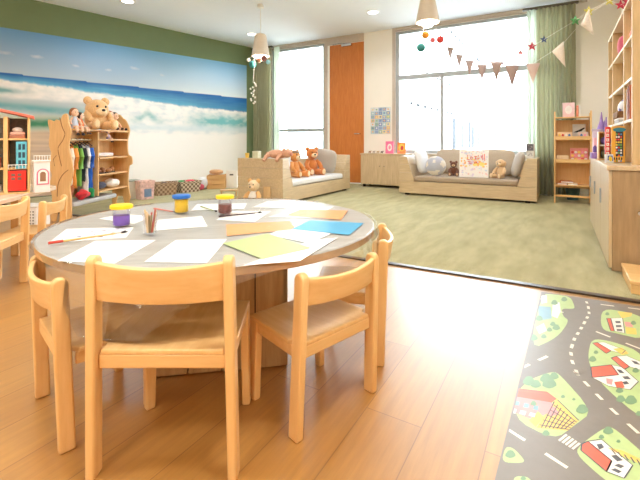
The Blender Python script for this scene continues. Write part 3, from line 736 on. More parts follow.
bear('toy_monkey', 'small dark brown toy monkey sitting beside the globe pillow', 'soft toy', (-1.50, 6.80, .329), R(10), .25, brown_p, sand_p)
# pig on the arm of the plank sofa
t = thing('toy_pig', 'pinkish toy pig lying flat on the plank sofa arm', 'soft toy', (-3.47, 4.645, .652), R(4))
m = MB(); m.ball((0, 0, .062), (.17, .075, .066), n=18, k=10); m.build('body', pinkish, t)
m = MB(); m.ball((.17, -.02, .075), (.075, .065, .062), n=16, k=9); hd = m.build('head', pinkish, t)
m = MB(); m.ball((.242, -.03, .065), (.02, .032, .028)); m.build('snout', plush('snout_pink', S(196, 130, 112)), hd)
for s in (-1, 1): m = MB(); m.ball((.15, s * .055 - .02, .125), (.02, .03, .03)); m.build('ear', pinkish, hd)
for xx, yy in ((-.12, -.085), (.09, -.085)): m = MB(); m.tube([(xx, -.05, .045), (xx - .01, -.10, .03), (xx - .015, -.155, -.03)], [.03, .028, .024], 10); m.build('leg', pinkish, t)
m = MB(); m.tube([(-.165, 0, .07), (-.19, .01, .085), (-.20, 0, .06)], .008); m.build('tail', pinkish, t)
# small things on that arm
t = thing('toy_cup', 'small yellow cup on the plank sofa arm beside the curtain', 'cup', (-4.0, 4.60, .651)); m = MB(); m.lathe([(.026, 0), (.032, .07), (.029, .07), (.024, .006)], 20); m.build('cup_body', M('cup_yellow', S(232, 196, 92), .3), t)
t = thing('storage_box', 'pale green little box on the plank sofa arm behind the pig', 'box', (-3.82, 4.60, .651)); m = MB(); m.box(-.05, .05, -.04, .04, 0, .085); m.build('box_body', M('pale_green_card', S(214, 216, 188), .6), t, .004); m = MB(); m.box(-.053, .053, -.043, .043, .085, .10); m.build('lid', M('pale_green_lid', S(222, 222, 200), .6), t, .003)

# big picture book standing on the sofa
t = thing('picture_book', 'large white picture book with scrawled red letters and coloured dots standing on the sofa', 'book', (-1.16, 6.64, .332), R(4)); t.rotation_euler = (R(-9), 0, R(6))
m = MB(); m.box(-.215, .215, 0, .016, 0, .43); m.build('cover', M('book_white', S(240, 236, 234), .5, .02), t, .003)
m = MB(); rnd = random.Random(11)
cs = [M('dot_' + n, c, .6) for n, c in (('lilac', S(222, 210, 230)), ('yellow', S(252, 222, 130)), ('orange', S(250, 180, 110)), ('blue', S(206, 220, 236)), ('rose', S(242, 206, 204)))]
for k in range(90):
    x, z, r = -.195 + .39 * rnd.random(), .015 + .40 * rnd.random(), .006 + .012 * rnd.random()
    ci = rnd.choice([0, 3, 4]) if z < .15 or z > .33 else rnd.choice([1, 2, 2, 0])
    m.add([(x + r * math.cos(a * PI / 4), -.0008 - .00002 * k, z + r * math.sin(a * PI / 4)) for a in range(8)], [list(range(8))], mi=ci)
for q, (x, z, r, ci) in enumerate(((.06, .23, .055, 2), (.12, .21, .045, 1), (-.05, .22, .04, 0), (.02, .20, .035, 1))): m.add([(x + r * math.cos(a * PI / 6), -.0004 - .00005 * q, z + r * .7 * math.sin(a * PI / 6)) for a in range(12)], [list(range(12))], mi=ci)
m.build('cover_pattern', cs, t, smooth=False)
m = MB(); rd = M('book_red', S(228, 74, 60), .6)
def let(pts, w=.007):
    m.tube([(p[0], -.0035, p[1]) for p in pts], w, 6)
let([(-.095, .35), (-.10, .28), (-.06, .275)], .006); let([(-.045, .32), (-.05, .29), (-.025, .28), (-.015, .31), (-.045, .32)], .006); let([(.005, .325), (.03, .33), (.02, .285), (.045, .29)], .006); let([(.065, .35), (.06, .28), (.09, .31)], .006)
let([(-.09, .25), (-.05, .245), (-.07, .215), (-.03, .22)], .006); let([(.0, .25), (.01, .22), (.05, .235)], .006); let([(.13, .36), (.132, .27)], .005); let([(.155, .37), (.16, .26)], .005); let([(.11, .34), (.115, .30)], .005)
m.build('title_letters', rd, t)
# little box on the sofa arm
t = thing('toy_carton', 'narrow grey and white carton standing on the sofa arm beside the curtain', 'box', (-.365, 6.585, .65), R(-20)); m = MB(); m.box(-.05, .05, -.025, .025, 0, .215); m.build('carton_body', M('carton_white', S(226, 224, 222), .5), t, .003)
m = MB(); m.box(-.051, .051, -.0265, -.025, .11, .205); m.build('print_panel', M('carton_dark', S(96, 92, 104), .5), t, smooth=False)
m = MB(); rnd = random.Random(4)
for k in range(14):
    x, z = -.04 + .07 * rnd.random(), .02 + .17 * rnd.random(); m.box(x, x + .012, -.0275, -.0262, z, z + .012)
m.build('print_dots', M('carton_dots', S(168, 160, 170), .5), t, smooth=False)

# ------------------------------------------------------------------ low cabinet by the door, with its small things
t = thing('low_cabinet', 'low two-door oak cabinet between the orange door and the sofa', 'cabinet', (-2.91, 7.2, 0))
m = MB(); m.box(-.45, .45, .012, .39, .06, .635); m.build('body', greyoak[2], t, .003)
m = MB(); m.box(-.46, .46, -.012, .395, .635, .66); m.build('top', greyoak[0], t, .003)
for s in (0, 1):
    m = MB(); m.box(-.445 + s * .448, -.003 + s * .448, -.006, .011, .065, .63); d = m.build('door', greyoak[2], t, .003)
    m = MB(); m.lathe([(.008, 0), (.012, .012), (.008, .018)], 12, Matrix.Translation((-.045 + s * .09, -.006, .42)) @ Matrix.Rotation(R(90), 4, 'X')); m.build('knob', chrome, d)
for sx in (-1, 1):
    for yy in (.05, .33): m = MB(); m.box(sx * .40 - .02, sx * .40 + .02, yy, yy + .04, .008, .06); m.build('leg', dark, t)
def book(name, label, loc, rz, w, h, d, col, art=None, cat='book', group=None, lean=0):
    t = thing(name, label, cat, loc, rz, group); t.rotation_euler = (lean, 0, rz)
    m = MB(); m.box(-w / 2 + .003, w / 2 - .002, .003, d - .003, .003, h - .003); m.build('pages', paper, t)
    m = MB(); m.box(-w / 2, w / 2, 0, .003, 0, h); m.box(-w / 2, w / 2, d - .003, d, 0, h); m.box(-w / 2, -w / 2 + .003, 0, d, 0, h); m.build('cover', col, t)
    if art: m = MB(); art(m, w, h); m.build('cover_pattern', ART, t, smooth=False)
    return t
ART = [M('art_white', S(246, 236, 236), .5), M('art_red', S(220, 70, 70), .5), M('art_yellow', S(250, 206, 90), .5), M('art_pink', S(244, 150, 180), .5), M('art_green', S(120, 170, 90), .5), M('art_blue', S(90, 130, 190), .5)]
def disc(m, x, z, rx, rz_, mi, y=-.0008): m.add([(x + rx * math.cos(a * PI / 8), y, z + rz_ * math.sin(a * PI / 8)) for a in range(16)], [list(range(16))], mi=mi)
book('picture_book', 'pink book with a white oval on its cover standing on the low cabinet', (-2.80, 7.30, .66), R(8), .16, .235, .03, M('pink_cover', S(240, 120, 168), .5), lambda m, w, h: (disc(m, 0, h * .5, w * .28, h * .3, 0), disc(m, 0, h * .5, w * .14, h * .17, 3, -.0012)), lean=R(-4))
book('picture_book', 'orange and red book with a green edge standing on the low cabinet beside the sofa', (-2.56, 7.29, .66), R(6), .16, .215, .03, M('orange_cover', S(246, 150, 84), .5), lambda m, w, h: (disc(m, 0, h * .55, w * .36, h * .34, 2), disc(m, .01, h * .5, w * .18, h * .2, 1, -.0012), disc(m, -.05, h * .2, .02, .02, 3)), lean=R(-4))
for k in range(4):
    lb = ['brown horse figure first in the little row on the low cabinet', 'grey figure second in the little row on the low cabinet', 'tan figure third in the little row on the low cabinet', 'dark figure closest to the pink book on the low cabinet'][k]
    t = thing('toy_animal', lb, 'toy animal', (-3.22 + k * .085, 7.32, .66), 0, 'toy animals on the low cabinet')
    cm = M('toy_animal_%d' % k, [S(150, 110, 84), S(170, 160, 156), S(190, 160, 120), S(90, 76, 70)][k], .5)
    m = MB(); m.ball((0, 0, .03), (.025, .011, .013)); m.ball((.028, 0, .043), (.011, .008, .009)); m.build('body', cm, t)
    for sx in (-.015, .015):
        for sy in (-.006, .006): m = MB(); m.tube([(sx, sy, .026), (sx, sy, 0)], .004, 6); m.build('leg', cm, t)
# poster
t = thing('wall_poster', 'small poster with a grid of blue and yellow pictures on the wall beside the door', 'poster', (-3.115, WB - .004, 1.04))
m = MB(); m.box(-.215, .215, 0, .003, 0, .54); m.build('sheet', M('poster_sheet', S(206, 214, 222), .5), t)
m = MB(); rnd = random.Random(21); pc_ = [M('poster_%d' % i, c, .5) for i, c in enumerate((S(150, 172, 206), S(232, 212, 150), S(170, 200, 206), S(226, 184, 140), S(222, 224, 230), S(126, 146, 190), S(160, 186, 160)))]
for i in range(5):
    for j in range(7):
        x, z = -.205 + i * .083, .012 + j * .075; ci = rnd.choice([0, 1, 2, 3, 4, 5, 6, 0]) if j < 6 else rnd.choice([0, 5, 4]); m.add([(x, -.0006, z), (x + .076, -.0006, z), (x + .076, -.0006, z + .068), (x, -.0006, z + .068)], [(0, 1, 2, 3)], mi=ci)
        disc(m, x + .038, z + .034, .02, .018, rnd.randrange(7), -.001)
m.build('picture_print', pc_, t, smooth=False)

# ------------------------------------------------------------------ curtains
def curtain_mat(name, c, tr):
    m, nt, b, out = new_mat(name)
    f = noise_tex(nt, mapping(nt, (1, 1, .1)), 30, 3)
    col = ramp(nt, f, [(.3, mul(c, .92)), (.7, mul(c, 1.08))]); nt.links.new(col, b.inputs['Base Color']); b.inputs['Roughness'].default_value = .8
    tl = nt.nodes.new('ShaderNodeBsdfTranslucent'); nt.links.new(col, tl.inputs[0])
    mx = nt.nodes.new('ShaderNodeMixShader'); mx.inputs[0].default_value = tr
    nt.links.new(b.outputs[0], mx.inputs[1]); nt.links.new(tl.outputs[0], mx.inputs[2])
    nt.links.new(mx.outputs[0], out.inputs[0]); return m
cur_m = curtain_mat('sage_curtain', S(172, 171, 140), .25)
sheer_m = curtain_mat('sheer_curtain', S(204, 212, 196), .5)
def curtain(label, x0_, x1_, y_, z0_, z1_, folds, amp, sheer):
    t = thing('curtain', label, 'curtain', (x0_, y_, 0))
    W = x1_ - x0_
    def fn(a0, a1):
        def g_(u, v):
            uu = a0 + (a1 - a0) * u; x = uu * W * (1 + .035 * (1 - v) ** 2)
            am = amp * (.55 + .45 * (1 - v) ** .3)
            y = am * math.sin(uu * folds * 2 * PI + .8 * math.sin(uu * 9 + v * 1.2)) + .012 * nz(uu * 22, v * 3)
            return (x, y, z0_ + (z1_ - z0_) * v)
        return g_
    m = MB(); m.grid(fn(.0 if sheer > 0 else .0, 1), 150, 24); m.build('drape', cur_m, t) if not sheer else None
    if sheer:
        m = MB(); m.grid(fn(sheer, 1), 150, 24); m.build('drape', cur_m, t)
        m = MB(); m.grid(fn(0, sheer), 60, 24); m.build('sheer', sheer_m, t)
    m = MB(); m.box(-.06, W + .04, -.03, .03, z1_, z1_ + .035); m.build('curtain_track', M('track_dark', S(92, 84, 72), .4), t, .004)
curtain('sage green curtain hanging to the floor between the big window and the book rack', -.47, .21, 7.44, .03, 3.045, 11, .05, .2)
curtain('sage green curtain hanging in the corner beside the mural', -6.27, -5.74, 7.43, .03, 3.06, 8, .05, 0)
m = MB(); m.grid(lambda u, v: (-5.66 + u * .14, 7.43 + .03 * math.sin(u * 14), .03 + v * 3.03), 24, 12); so = m.build('sheer_curtain', sheer_m); tag(so, 'narrow pale sheer curtain at the edge of the tall window beside the sage curtain', 'curtain')

# ------------------------------------------------------------------ pendant lamps with hanging mobiles, spotlights
shade_m = M('lamp_shade_ceramic', S(226, 214, 198), .5, .03)
def mobile_ball(t, x, y, z, r, mat_, top):
    m = MB(); m.ball((x, y, z), r, n=18, k=12); b_ = m.build('ball', mat_, t)
    m = MB(); m.tube([(x, y, z + r * .98), (x * .6, y * .6, top)], .0015, 5); m.build('thread', white, b_)
bulb_m = glow('lamp_glow', (1, .93, .80, 1), 9)
def pendant(label, x, y, zb, h, r):
    t = thing('pendant_lamp', label, 'lamp', (x, y, zb), 0, 'pendant lamps')
    m = MB(); m.lathe([(r, 0), (r * .98, .02), (r * .62, h * .96), (r * .5, h), (r * .46, h), (r * .58, h * .94), (r * .94, .02), (r * .96, 0)], 36, caps=False); m.lathe([(r * .5, h - .004), (r * .02, h)], 36, caps=False); m.build('shade', shade_m, t)
    m = MB(); m.ball((0, 0, .02), r * .6, n=20, k=12); m.build('bulb', bulb_m, t)
    m = MB(); m.tube([(0, 0, h - .003), (0, 0, CH - zb - .03)], .006, 8); m.build('cord', white, t)
    m = MB(); m.lathe([(.055, CH - zb - .05), (.05, CH - zb - .001)], 24); m.build('ceiling_rose', white, t)
    L = bpy.data.lights.new('pendant_bulb', 'POINT'); L.energy = 10; L.color = (1, .85, .65); L.shadow_soft_size = .08
    lo = bpy.data.objects.new('pendant_light', L); COL.objects.link(lo); lo.location = (0, 0, -.10); lo.parent = t
l1 = (-4.21, 5.17); l2 = (-1.44, 5.08)
pendant('cream cone pendant lamp near the mural with a teal ball mobile beneath it', l1[0], l1[1], 2.285, .36, .148)
pendant('cream cone pendant lamp before the big window, orange and red balls beneath it', l2[0], l2[1], 2.40, .30, .148)
def onplane(px, py, y):               # offsets on the upright plane through a lamp
    k = (px - 320) / F; Z = y / (ST * k + CT); X = k * Z
    return (CT * X - ST * Z, y, EYE - (py - 141) * Z / F)
tm = thing('hanging_mobile', 'mobile of orange, pink, red and teal balls hanging under the lamp by the big window', 'mobile', (l2[0], l2[1], 0))
for px, py, r, c_n in ((425.6, 35, .048, 'orange'), (432.5, 40, .034, 'pink'), (440.3, 39.5, .046, 'red'), (421, 47.5, .056, 'teal')):
    p = onplane(px, py, l2[1] - .05 + .03 * (r > .05)); cc = {'orange': S(246, 168, 56), 'pink': S(240, 120, 130), 'red': S(214, 66, 64), 'teal': S(58, 150, 150)}[c_n]
    mobile_ball(tm, p[0] - l2[0], p[1] - l2[1], p[2], r, M('ball_' + c_n, cc, .5), 2.34)
tm = thing('hanging_mobile', 'mobile of teal and brown balls with white paper shreds, hanging near the mural', 'mobile', (l1[0], l1[1], 0))
for px, py, r, c_n in ((252.5, 64.5, .06, 'sea'), (264, 58.5, .05, 'brown'), (259, 60, .038, 'clay'), (268, 62, .036, 'sky'), (248.5, 60, .03, 'pearl')):
    p = onplane(px, py, l1[1] - .06 + .05 * (r > .055)); cc = {'sea': S(40, 120, 124), 'brown': S(140, 82, 72), 'clay': S(184, 130, 104), 'sky': S(150, 206, 216), 'pearl': S(236, 236, 230)}[c_n]
    mobile_ball(tm, p[0] - l1[0], p[1] - l1[1], p[2], r, M('ball_' + c_n, cc, .5), 2.29)
rnd = random.Random(5)
for k in range(15):
    m = MB()
    p = onplane(253 + rnd.uniform(-2, 3), 83 + k * 1.45, l1[1] - .02); m.ball((p[0] - l1[0] + rnd.uniform(-.02, .02), p[1] - l1[1], p[2]), (.02, .014, .018), rot=(rnd.random(), rnd.random(), 0), n=6, k=4); m.build('paper_shred', white, tm)
m = MB(); p0 = onplane(255, 62, l1[1] - .02); p1 = onplane(253, 83, l1[1] - .02); m.tube([(p0[0] - l1[0], p0[1] - l1[1], 2.29), (p1[0] - l1[0], p1[1] - l1[1], p1[2])], .003, 5); m.build('thread', white, tm)
spot_m = glow('spot_glow', (1, .97, .92, 1), 8)
def spot(x, y, label, e):
    t = thing('recessed_spotlight', label, 'spotlight', (x, y, CH), 0, 'recessed spotlights')
    m = MB(); m.lathe([(.115, 0), (.11, -.006), (.088, -.008), (.088, -.001)], 36, caps=False); m.build('rim', white, t)
    m = MB(); m.lathe([(.087, -.002), (.08, -.0035)], 32); m.build('lens', spot_m, t)
    L = bpy.data.lights.new('spot_bulb', 'SPOT'); L.energy = e; L.spot_size = R(150); L.spot_blend = .6; L.color = (1, .985, .97); L.shadow_soft_size = .09
    lo = bpy.data.objects.new('spotlight_beam', L); COL.objects.link(lo); lo.location = (0, 0, -.03); lo.parent = t
SE = 42
spot(-5.92, 3.95, 'bright round spotlight in the ceiling above the toy wardrobe', SE)
spot(-5.52, 6.49, 'round spotlight in the ceiling behind the pendant lamp near the mural', SE)
spot(-2.78, 6.46, 'round spotlight in the ceiling between the door and big window', SE)
spot(-.35, 5.9, 'unseen spotlight added in the ceiling above the book rack', SE * 1.6)  # this and the next two are unseen, added to brighten the far walls
spot(-3.1, 3.95, 'unseen spotlight added in the ceiling above the middle of the carpet', SE)
spot(-.6, 3.6, 'unseen spotlight added in the ceiling beside the long cabinet', SE)

# unseen ceiling lamps added as fill light, above and behind the viewer
def fill_lamp(x, y, e):
    t = thing('ceiling_panel_lamp', 'unseen square fill lamp added on the ceiling over the craft area', 'ceiling lamp', (x, y, CH), 0, 'unseen fill lamps added over the craft area')
    m = MB(); m.box(-.32, .32, -.32, .32, -.05, 0); m.build('housing', white, t, .004)
    m = MB(); m.box(-.28, .28, -.28, .28, -.054, -.05); m.build('diffuser', glow('fill_glow', (1, .9, .74, 1), 3) if 'fill_glow' not in bpy.data.materials else bpy.data.materials['fill_glow'], t)
    L = bpy.data.lights.new('fill_light', 'AREA'); L.energy = e; L.size = .56; L.color = (1, .975, .94)
    lo = bpy.data.objects.new('fill_light', L); COL.objects.link(lo); lo.location = (0, 0, -.07); lo.parent = t
PE = 34
for x, y in ((-.7, -1.5), (-3.0, -1.5), (-5.4, -1.2), (-2.4, .9), (-.1, .9)): fill_lamp(x, y, PE)

# ------------------------------------------------------------------ bunting and stars
flag_m = fabric('bunting_taupe', S(170, 150, 146)); flag_p = fabric('bunting_rose', S(214, 190, 180)); flag_w = fabric('bunting_cream', S(240, 232, 222))
def at_px(px, py, Z): X = (px - 320) / F * Z; a, b_ = room(X, Z); return Vector((a, b_, EYE - (py - 141) * Z / F))
t = thing('bunting', 'string of taupe and pale triangle flags sagging from the big window towards the bookcase', 'bunting', (0, 0, 0))
FL = [(450.3, 47, 7.0, .11, .2, 0), (459.3, 54, 6.7, .11, .2, 0), (469.5, 60, 6.35, .12, .2, 0), (482, 64.5, 5.9, .125, .2, 0), (496.5, 61.5, 5.4, .13, .215, 0), (512, 65, 4.9, .135, .225, 0), (533, 63.5, 4.35, .135, .215, 1), (561, 46, 3.75, .16, .22, 2), (588, 15, 3.3, .17, .25, 2)]
pts = [at_px(446, 42, 7.15)] + [at_px(px, py, Z) for px, py, Z, *_ in FL] + [at_px(640, -20, 2.95)]
m = MB(); m.tube(pts, .0018, 5); m.build('string', white, t)
for i, (px, py, Z, w_, h_, k) in enumerate(FL):
    c0 = at_px(px, py, Z); d = (pts[i + 2] - pts[i]); d.normalize()
    side = Vector((CT, ST, 0)) * .8 + d * .35; side.normalize()
    if k == 2: side = (side + Vector((0, 0, .9))).normalized()
    dn = Vector((0, 0, -1)) if k != 2 else Vector((CT, ST, 0)) * .45 + Vector((0, 0, -1)); dn.normalize()
    if i < 6: w_ *= 1.15; h_ *= 1.2
    a_, b_, e_ = c0 - side * w_ / 2, c0 + side * w_ / 2, c0 + dn * h_
    if i == 7: a_, b_, e_ = at_px(552, 51.5, Z), at_px(563.5, 41, Z), at_px(565.5, 67, Z)
    if i == 8: a_, b_, e_ = at_px(594, 35, Z), at_px(580.5, 25, Z + .05), at_px(589, 9, Z)
    def ff(u, v): p = a_.lerp(b_, u).lerp(e_, v); n_ = side.cross(dn); return p + n_ * .008 * math.sin(u * 5 + v * 3) * (1 - v * .5)
    m = MB(); m.grid(ff, 6, 6); m.build('flag', [flag_m, flag_p, flag_w][k], t, solid=.003)
t = thing('star_garland', 'thin garland of small coloured stars strung above the flags', 'garland', (0, 0, 0))
ST_ = [(470, 52, 6.8, .03, 'teal_s'), (478, 60, 6.6, .035, 'navy'), (485, 63, 6.4, .035, 'navy'), (502, 63, 5.8, .04, 'plum'), (520.6, 52.6, 5.3, .05, 'rose'), (532, 46.4, 5.0, .06, 'crimson'), (544, 39.5, 4.7, .045, 'navy'), (575.3, 20.5, 4.1, .055, 'leaf'), (588.7, 11, 3.9, .05, 'lemon'), (609.5, 0.5, 3.6, .05, 'lemon'), (620.5, 5, 3.45, .045, 'crimson'), (628, 1, 3.35, .06, 'crimson')]
cc = dict(teal_s=S(70, 130, 140), navy=S(60, 76, 116), plum=S(120, 70, 96), rose=S(204, 120, 130), crimson=S(190, 56, 80), leaf=S(90, 156, 96), lemon=S(216, 206, 90))
sp = [at_px(px, py, Z) for px, py, Z, *_ in ST_]; m = MB(); m.tube([at_px(447, 40, 7.15)] + sp + [at_px(640, -8, 3.2)], .0018, 5); m.build('string', white, t)
for q, (px, py, Z, r, n_) in zip(sp, ST_):
    m = MB(); mm = Matrix.Translation(q) @ Matrix.Rotation(TH + .2 * math.sin(px), 4, 'Z')
    m.prism([((r if i % 2 == 0 else r * .42) * math.sin(i * PI / 5), (r if i % 2 == 0 else r * .42) * math.cos(i * PI / 5)) for i in range(10)], -.004, .004, 'xz', mm); m.build('star', M('star_' + n_, cc[n_], .6), t)

# ------------------------------------------------------------------ cabinet run with bookcase on it (bookcase wall)
CX0, CY0, CY1, CZ = .287, 3.39, 5.33, .73
t = thing('base_cabinet', 'long pale oak cabinet with plank doors along the bookcase wall', 'cabinet', (0, 0, 0))
m = MB(); m.box(CX0 + .02, RX - .005, CY0 + .004, CY1, .012, CZ - .03); m.build('body', wood('cabinet_end_shaded', S(156, 128, 92), S(178, 148, 110), 2), t, .002)  # shade on the cabinet end is put into a darker oak
m = MB(); m.box(CX0 - .012, RX - .003, CY0 - .012, CY1 + .01, CZ - .03, CZ); m.build('top', greyoak[1], t, .003)
for k in range(3):
    ya_, yb_ = CY0 + .006 + k * .645, CY0 + .006 + k * .645 + .637
    m = MB(); m.box(CX0, CX0 + .019, ya_, yb_, .03, CZ - .034); d = m.build('door', greyoak[2], t, .003)
    m = MB(); m.box(CX0 - .012, CX0, yb_ - .07, yb_ - .055, .40, .52); m.build('handle', grey_metal, d, .003)
m = MB(); m.lathe([(.012, 0), (.012, .03)], 12, Matrix.Translation((.455, CY0 + .004, .42)) @ Matrix.Rotation(R(90), 4, 'X')); m.build('knob', chrome, t)
KX, KT = .442, 1.975
oak2 = woods('case_oak', S(200, 170, 122), S(220, 190, 144), rough=.45)
t = thing('bookcase', 'tall beech bookcase of square open cells standing on the long cabinet', 'bookcase', (0, 0, 0))
ys = [3.60, 4.045, 4.845, 5.25]; th = .03
m = MB(); m.box(RX - .022, RX - .006, ys[0], ys[-1] + th, CZ + .001, KT); m.build('back_panel', oak2[1], t)
for i, y in enumerate(ys):
    m = MB(); m.box(KX, RX - .023, y, y + (th if i else .04), CZ + .001, KT if i == 0 else KT - .024); m.build('upright', oak2[2], t, .002)
for z in (1.04, 1.345, 1.65, 1.952):
    m = MB(); m.box(KX + .002, RX - .023, ys[0] + .04, ys[-1] + th, z, z + .022); m.build('shelf', wood('shelf_white_edge', S(232, 214, 188), S(240, 226, 204), 1), t, .002)
# books in the open cell nearest the viewer
bc = [(S(214, 120, 70), 'orange'), (S(226, 150, 130), 'salmon'), (S(186, 92, 60), 'rust'), (S(150, 78, 62), 'brown'), (S(232, 196, 150), 'sand'), (S(206, 104, 92), 'brick'), (S(240, 180, 90), 'amber')]
yy = 3.785
for k, (cc_, nm) in enumerate(bc):
    wd = .028 + .006 * (k % 3); hh = .26 - .018 * (k % 3)
    t = thing('shelf_book', nm + ' spined book in the row on the middle bookcase shelf', 'book', (.447 + .005 * (k % 2), yy, 1.062 + .001), 0, 'books on the middle bookcase shelf')
    m = MB(); m.box(.004, .2, .003, wd - .003, .003, hh - .003); m.build('pages', paper, t)
    m = MB(); m.box(0, .2, 0, .003, 0, hh); m.box(0, .2, wd - .003, wd, 0, hh); m.box(0, .003, 0, wd, 0, hh); m.build('cover', M('spine_' + nm, cc_, .55), t)
    yy += wd + .004
# helmet-like ball, wicker tray, folder stack in the next cell
t = thing('toy_ball', 'white ball with blue and violet patches on the bookcase shelf', 'ball', (.55, 4.63, 1.117)); m = MB(); m.ball((0, 0, .09), .09, n=28, k=18)
for i, f_ in enumerate(m.f):
    c0 = sum((m.v[j] for j in f_), Vector()) / len(f_); m.mi[i] = 1 if noise.noise(Vector(c0) * 14) > .22 else 0
m.build('skin', [M('ball_white', S(240, 240, 244), .35), M('ball_violet', S(96, 96, 176), .35)], t)
wick = M('wicker_brown', S(136, 98, 62), .8, .35, 80, .6)
t = thing('wicker_tray', 'brown wicker tray holding the white and violet ball on the bookcase shelf', 'tray', (.585, 4.62, 1.108)); 
m = MB(); m.box(-.14, .14, -.16, .16, 0, .008); m.build('tray_floor', wick, t)
m = MB(); m.box(-.145, -.135, -.165, .165, 0, .06); m.box(.135, .145, -.165, .165, 0, .06); m.box(-.135, .135, -.165, -.155, 0, .06); m.box(-.135, .135, .155, .165, 0, .06); m.build('tray_rim', wick, t, .004)
t = thing('storage_box', 'pale grey flat box under the wicker tray on the bookcase shelf', 'box', (.59, 4.62, 1.0635)); m = MB(); m.box(-.14, .14, -.17, .17, 0, .03); m.build('box_body', M('box_grey', S(196, 198, 202), .6), t, .004); m = MB(); m.box(-.143, .143, -.173, .173, .03, .043); m.build('lid', white, t, .003)
t = thing('coil_toy', 'coral coiled soft toy on the top bookcase shelf', 'soft toy', (.545, 3.92, 1.674))
m = MB(); m.tube([(.055 * math.cos(a) * (1 - .03 * a), .09 * math.sin(a) * (1 - .03 * a), .035 + a * .0078) for a in [i * .35 for i in range(60)]], .032, 10); m.build('coil', plush('coral_plush', S(238, 138, 108)), t)
t = thing('soft_bag', 'small rose pink bag on the top bookcase shelf behind the coil toy', 'bag', (.51, 4.55, 1.674)); m = MB(); m.ball((0, 0, .09), (.06, .09, .09), n=18, k=12, e=.7); m.build('bag_body', fabric('rose_cloth', S(206, 96, 116)), t); m = MB(); m.tube([(0, -.05, .165), (0, -.03, .21), (0, .03, .21), (0, .05, .165)], .008); m.build('handle', fabric('rose_strap', S(176, 76, 98)), t)

# things standing on the cabinet top in front of the bookcase
t = thing('game_box', 'tall orange-yellow game box with a dark pillar of coloured figures on its face', 'game box', (.352, 3.93, CZ + .001))
m = MB(); m.box(0, .085, 0, .05, 0, .285); m.build('box_body', M('box_amber', S(240, 176, 62), .45), t, .002)
m = MB(); m.box(.026, .074, -.0015, 0, .05, .25); m.build('dark_pillar', M('pillar_dark', S(44, 42, 56), .45), t, smooth=False)
m = MB(); m.add([(.05 + .042 * math.cos(a * PI / 8), -.002, .258 + .017 * math.sin(a * PI / 8)) for a in range(16)], [list(range(16))]); m.build('oval_badge', M('badge_teal', S(44, 130, 150), .45), t, smooth=False)
m = MB(); rnd = random.Random(9)
figc = [M('fig_%d' % i, c, .45) for i, c in enumerate((S(226, 80, 60), S(240, 210, 70), S(90, 150, 200), S(110, 170, 90), S(236, 236, 236), S(30, 30, 36)))]
for j in range(11):
    for i in range(3):
        x, z = .032 + i * .014, .012 + j * .021; m.add([(x + .006 * math.cos(a * PI / 4), -.003, z + .008 * math.sin(a * PI / 4)) for a in range(8)], [list(range(8))], mi=rnd.randrange(5 if z > .06 else 6))
for j in range(4): x = .016 + j * .016; m.add([(x + .005 * math.cos(a * PI / 4), -.0032, .03 + .012 * math.sin(a * PI / 4)) for a in range(8)], [list(range(8))], mi=5)
m.build('figure_print', figc, t, smooth=False)
t = thing('game_box', 'narrow red game box with a column of white squares, beside the orange-yellow one', 'game box', (.318, 4.02, CZ + .001), R(0))
m = MB(); m.box(0, .032, 0, .06, 0, .285); m.build('box_body', M('box_red', S(214, 52, 44), .45), t, .002)
m = MB()
for j in range(6): m.box(.007, .025, -.0012, 0, .055 + j * .037, .080 + j * .037)
m.build('square_print', white, t, smooth=False)
m = MB()
for j in range(6): 
    z = .0675 + j * .037; m.box(.012, .020, -.0018, -.0012, z - .006, z - .002); m.box(.012, .015, -.0018, -.0012, z - .002, z + .007)
m.build('symbol_print', M('print_red', S(196, 40, 36), .5), t, smooth=False)
t = thing('picture_card', 'little white and blue card with a yellow figure in front of the game boxes', 'card', (.335, 3.86, CZ + .0015), R(24)); t.rotation_euler = (R(-10), 0, R(24))
m = MB(); m.box(-.03, .03, 0, .012, 0, .066); m.build('card_body', M('card_white', S(232, 238, 246), .5), t, .001)
m = MB(); m.add([(-.016, -.0008, .02), (.024, -.0008, .012), (.024, -.0008, .055), (-.01, -.0008, .055)], [(0, 1, 2, 3)]); m.build('blue_field', M('card_blue', S(60, 92, 170), .5), t, smooth=False)
m = MB(); disc(m, .006, .03, .013, .02, 0, -.0014); m.build('yellow_figure', M('card_yellow', S(246, 212, 60), .5), t, smooth=False)
# toy castle
t = thing('toy_castle', 'pink and lilac toy castle with pointed towers on the cabinet top', 'toy castle', (.325, 4.78, CZ + .001))
lil = M('castle_lilac', S(158, 128, 206), .45); pk = M('castle_pink', S(240, 182, 206), .45); pw = M('castle_pale', S(214, 200, 232), .45); vi = M('castle_violet', S(110, 88, 176), .45)
m = MB(); m.box(-.065, .075, -.10, .10, 0, .055); m.build('base', lil, t, .004)
m = MB(); m.box(-.045, .02, -.08, .08, .055, .20); m.build('wall', pk, t, .004)
m = MB(); m.lathe([(.045, .20), (.045, .265), (.05, .27), (.05, .285)], 16, Matrix.Translation((-.01, -.03, 0))); m.build('turret', pw, t)
for (x_, y_, r_, z0_, z1_) in ((.02, -.02, .034, .28, .45), (.048, .03, .03, .25, .37), (.055, -.06, .026, .2, .40)):
    m = MB(); m.lathe([(r_ * .8, .1), (r_ * .8, z0_), (r_ * 1.15, z0_), (r_ * .4, (z0_ + z1_) / 2), (.004, z1_)], 14, Matrix.Translation((x_, y_, 0))); m.build('tower', lil, t)
m = MB(); m.prism([(-.05, .06), (-.02, .06), (-.02, .11), (-.035, .13), (-.05, .11)], -.083, -.08, 'xz'); m.build('gate', vi, t)
t = thing('toy_shelf', 'small open wooden toy shelf between the pink castle and the red game box', 'toy shelf', (.32, 4.33, CZ + .001))
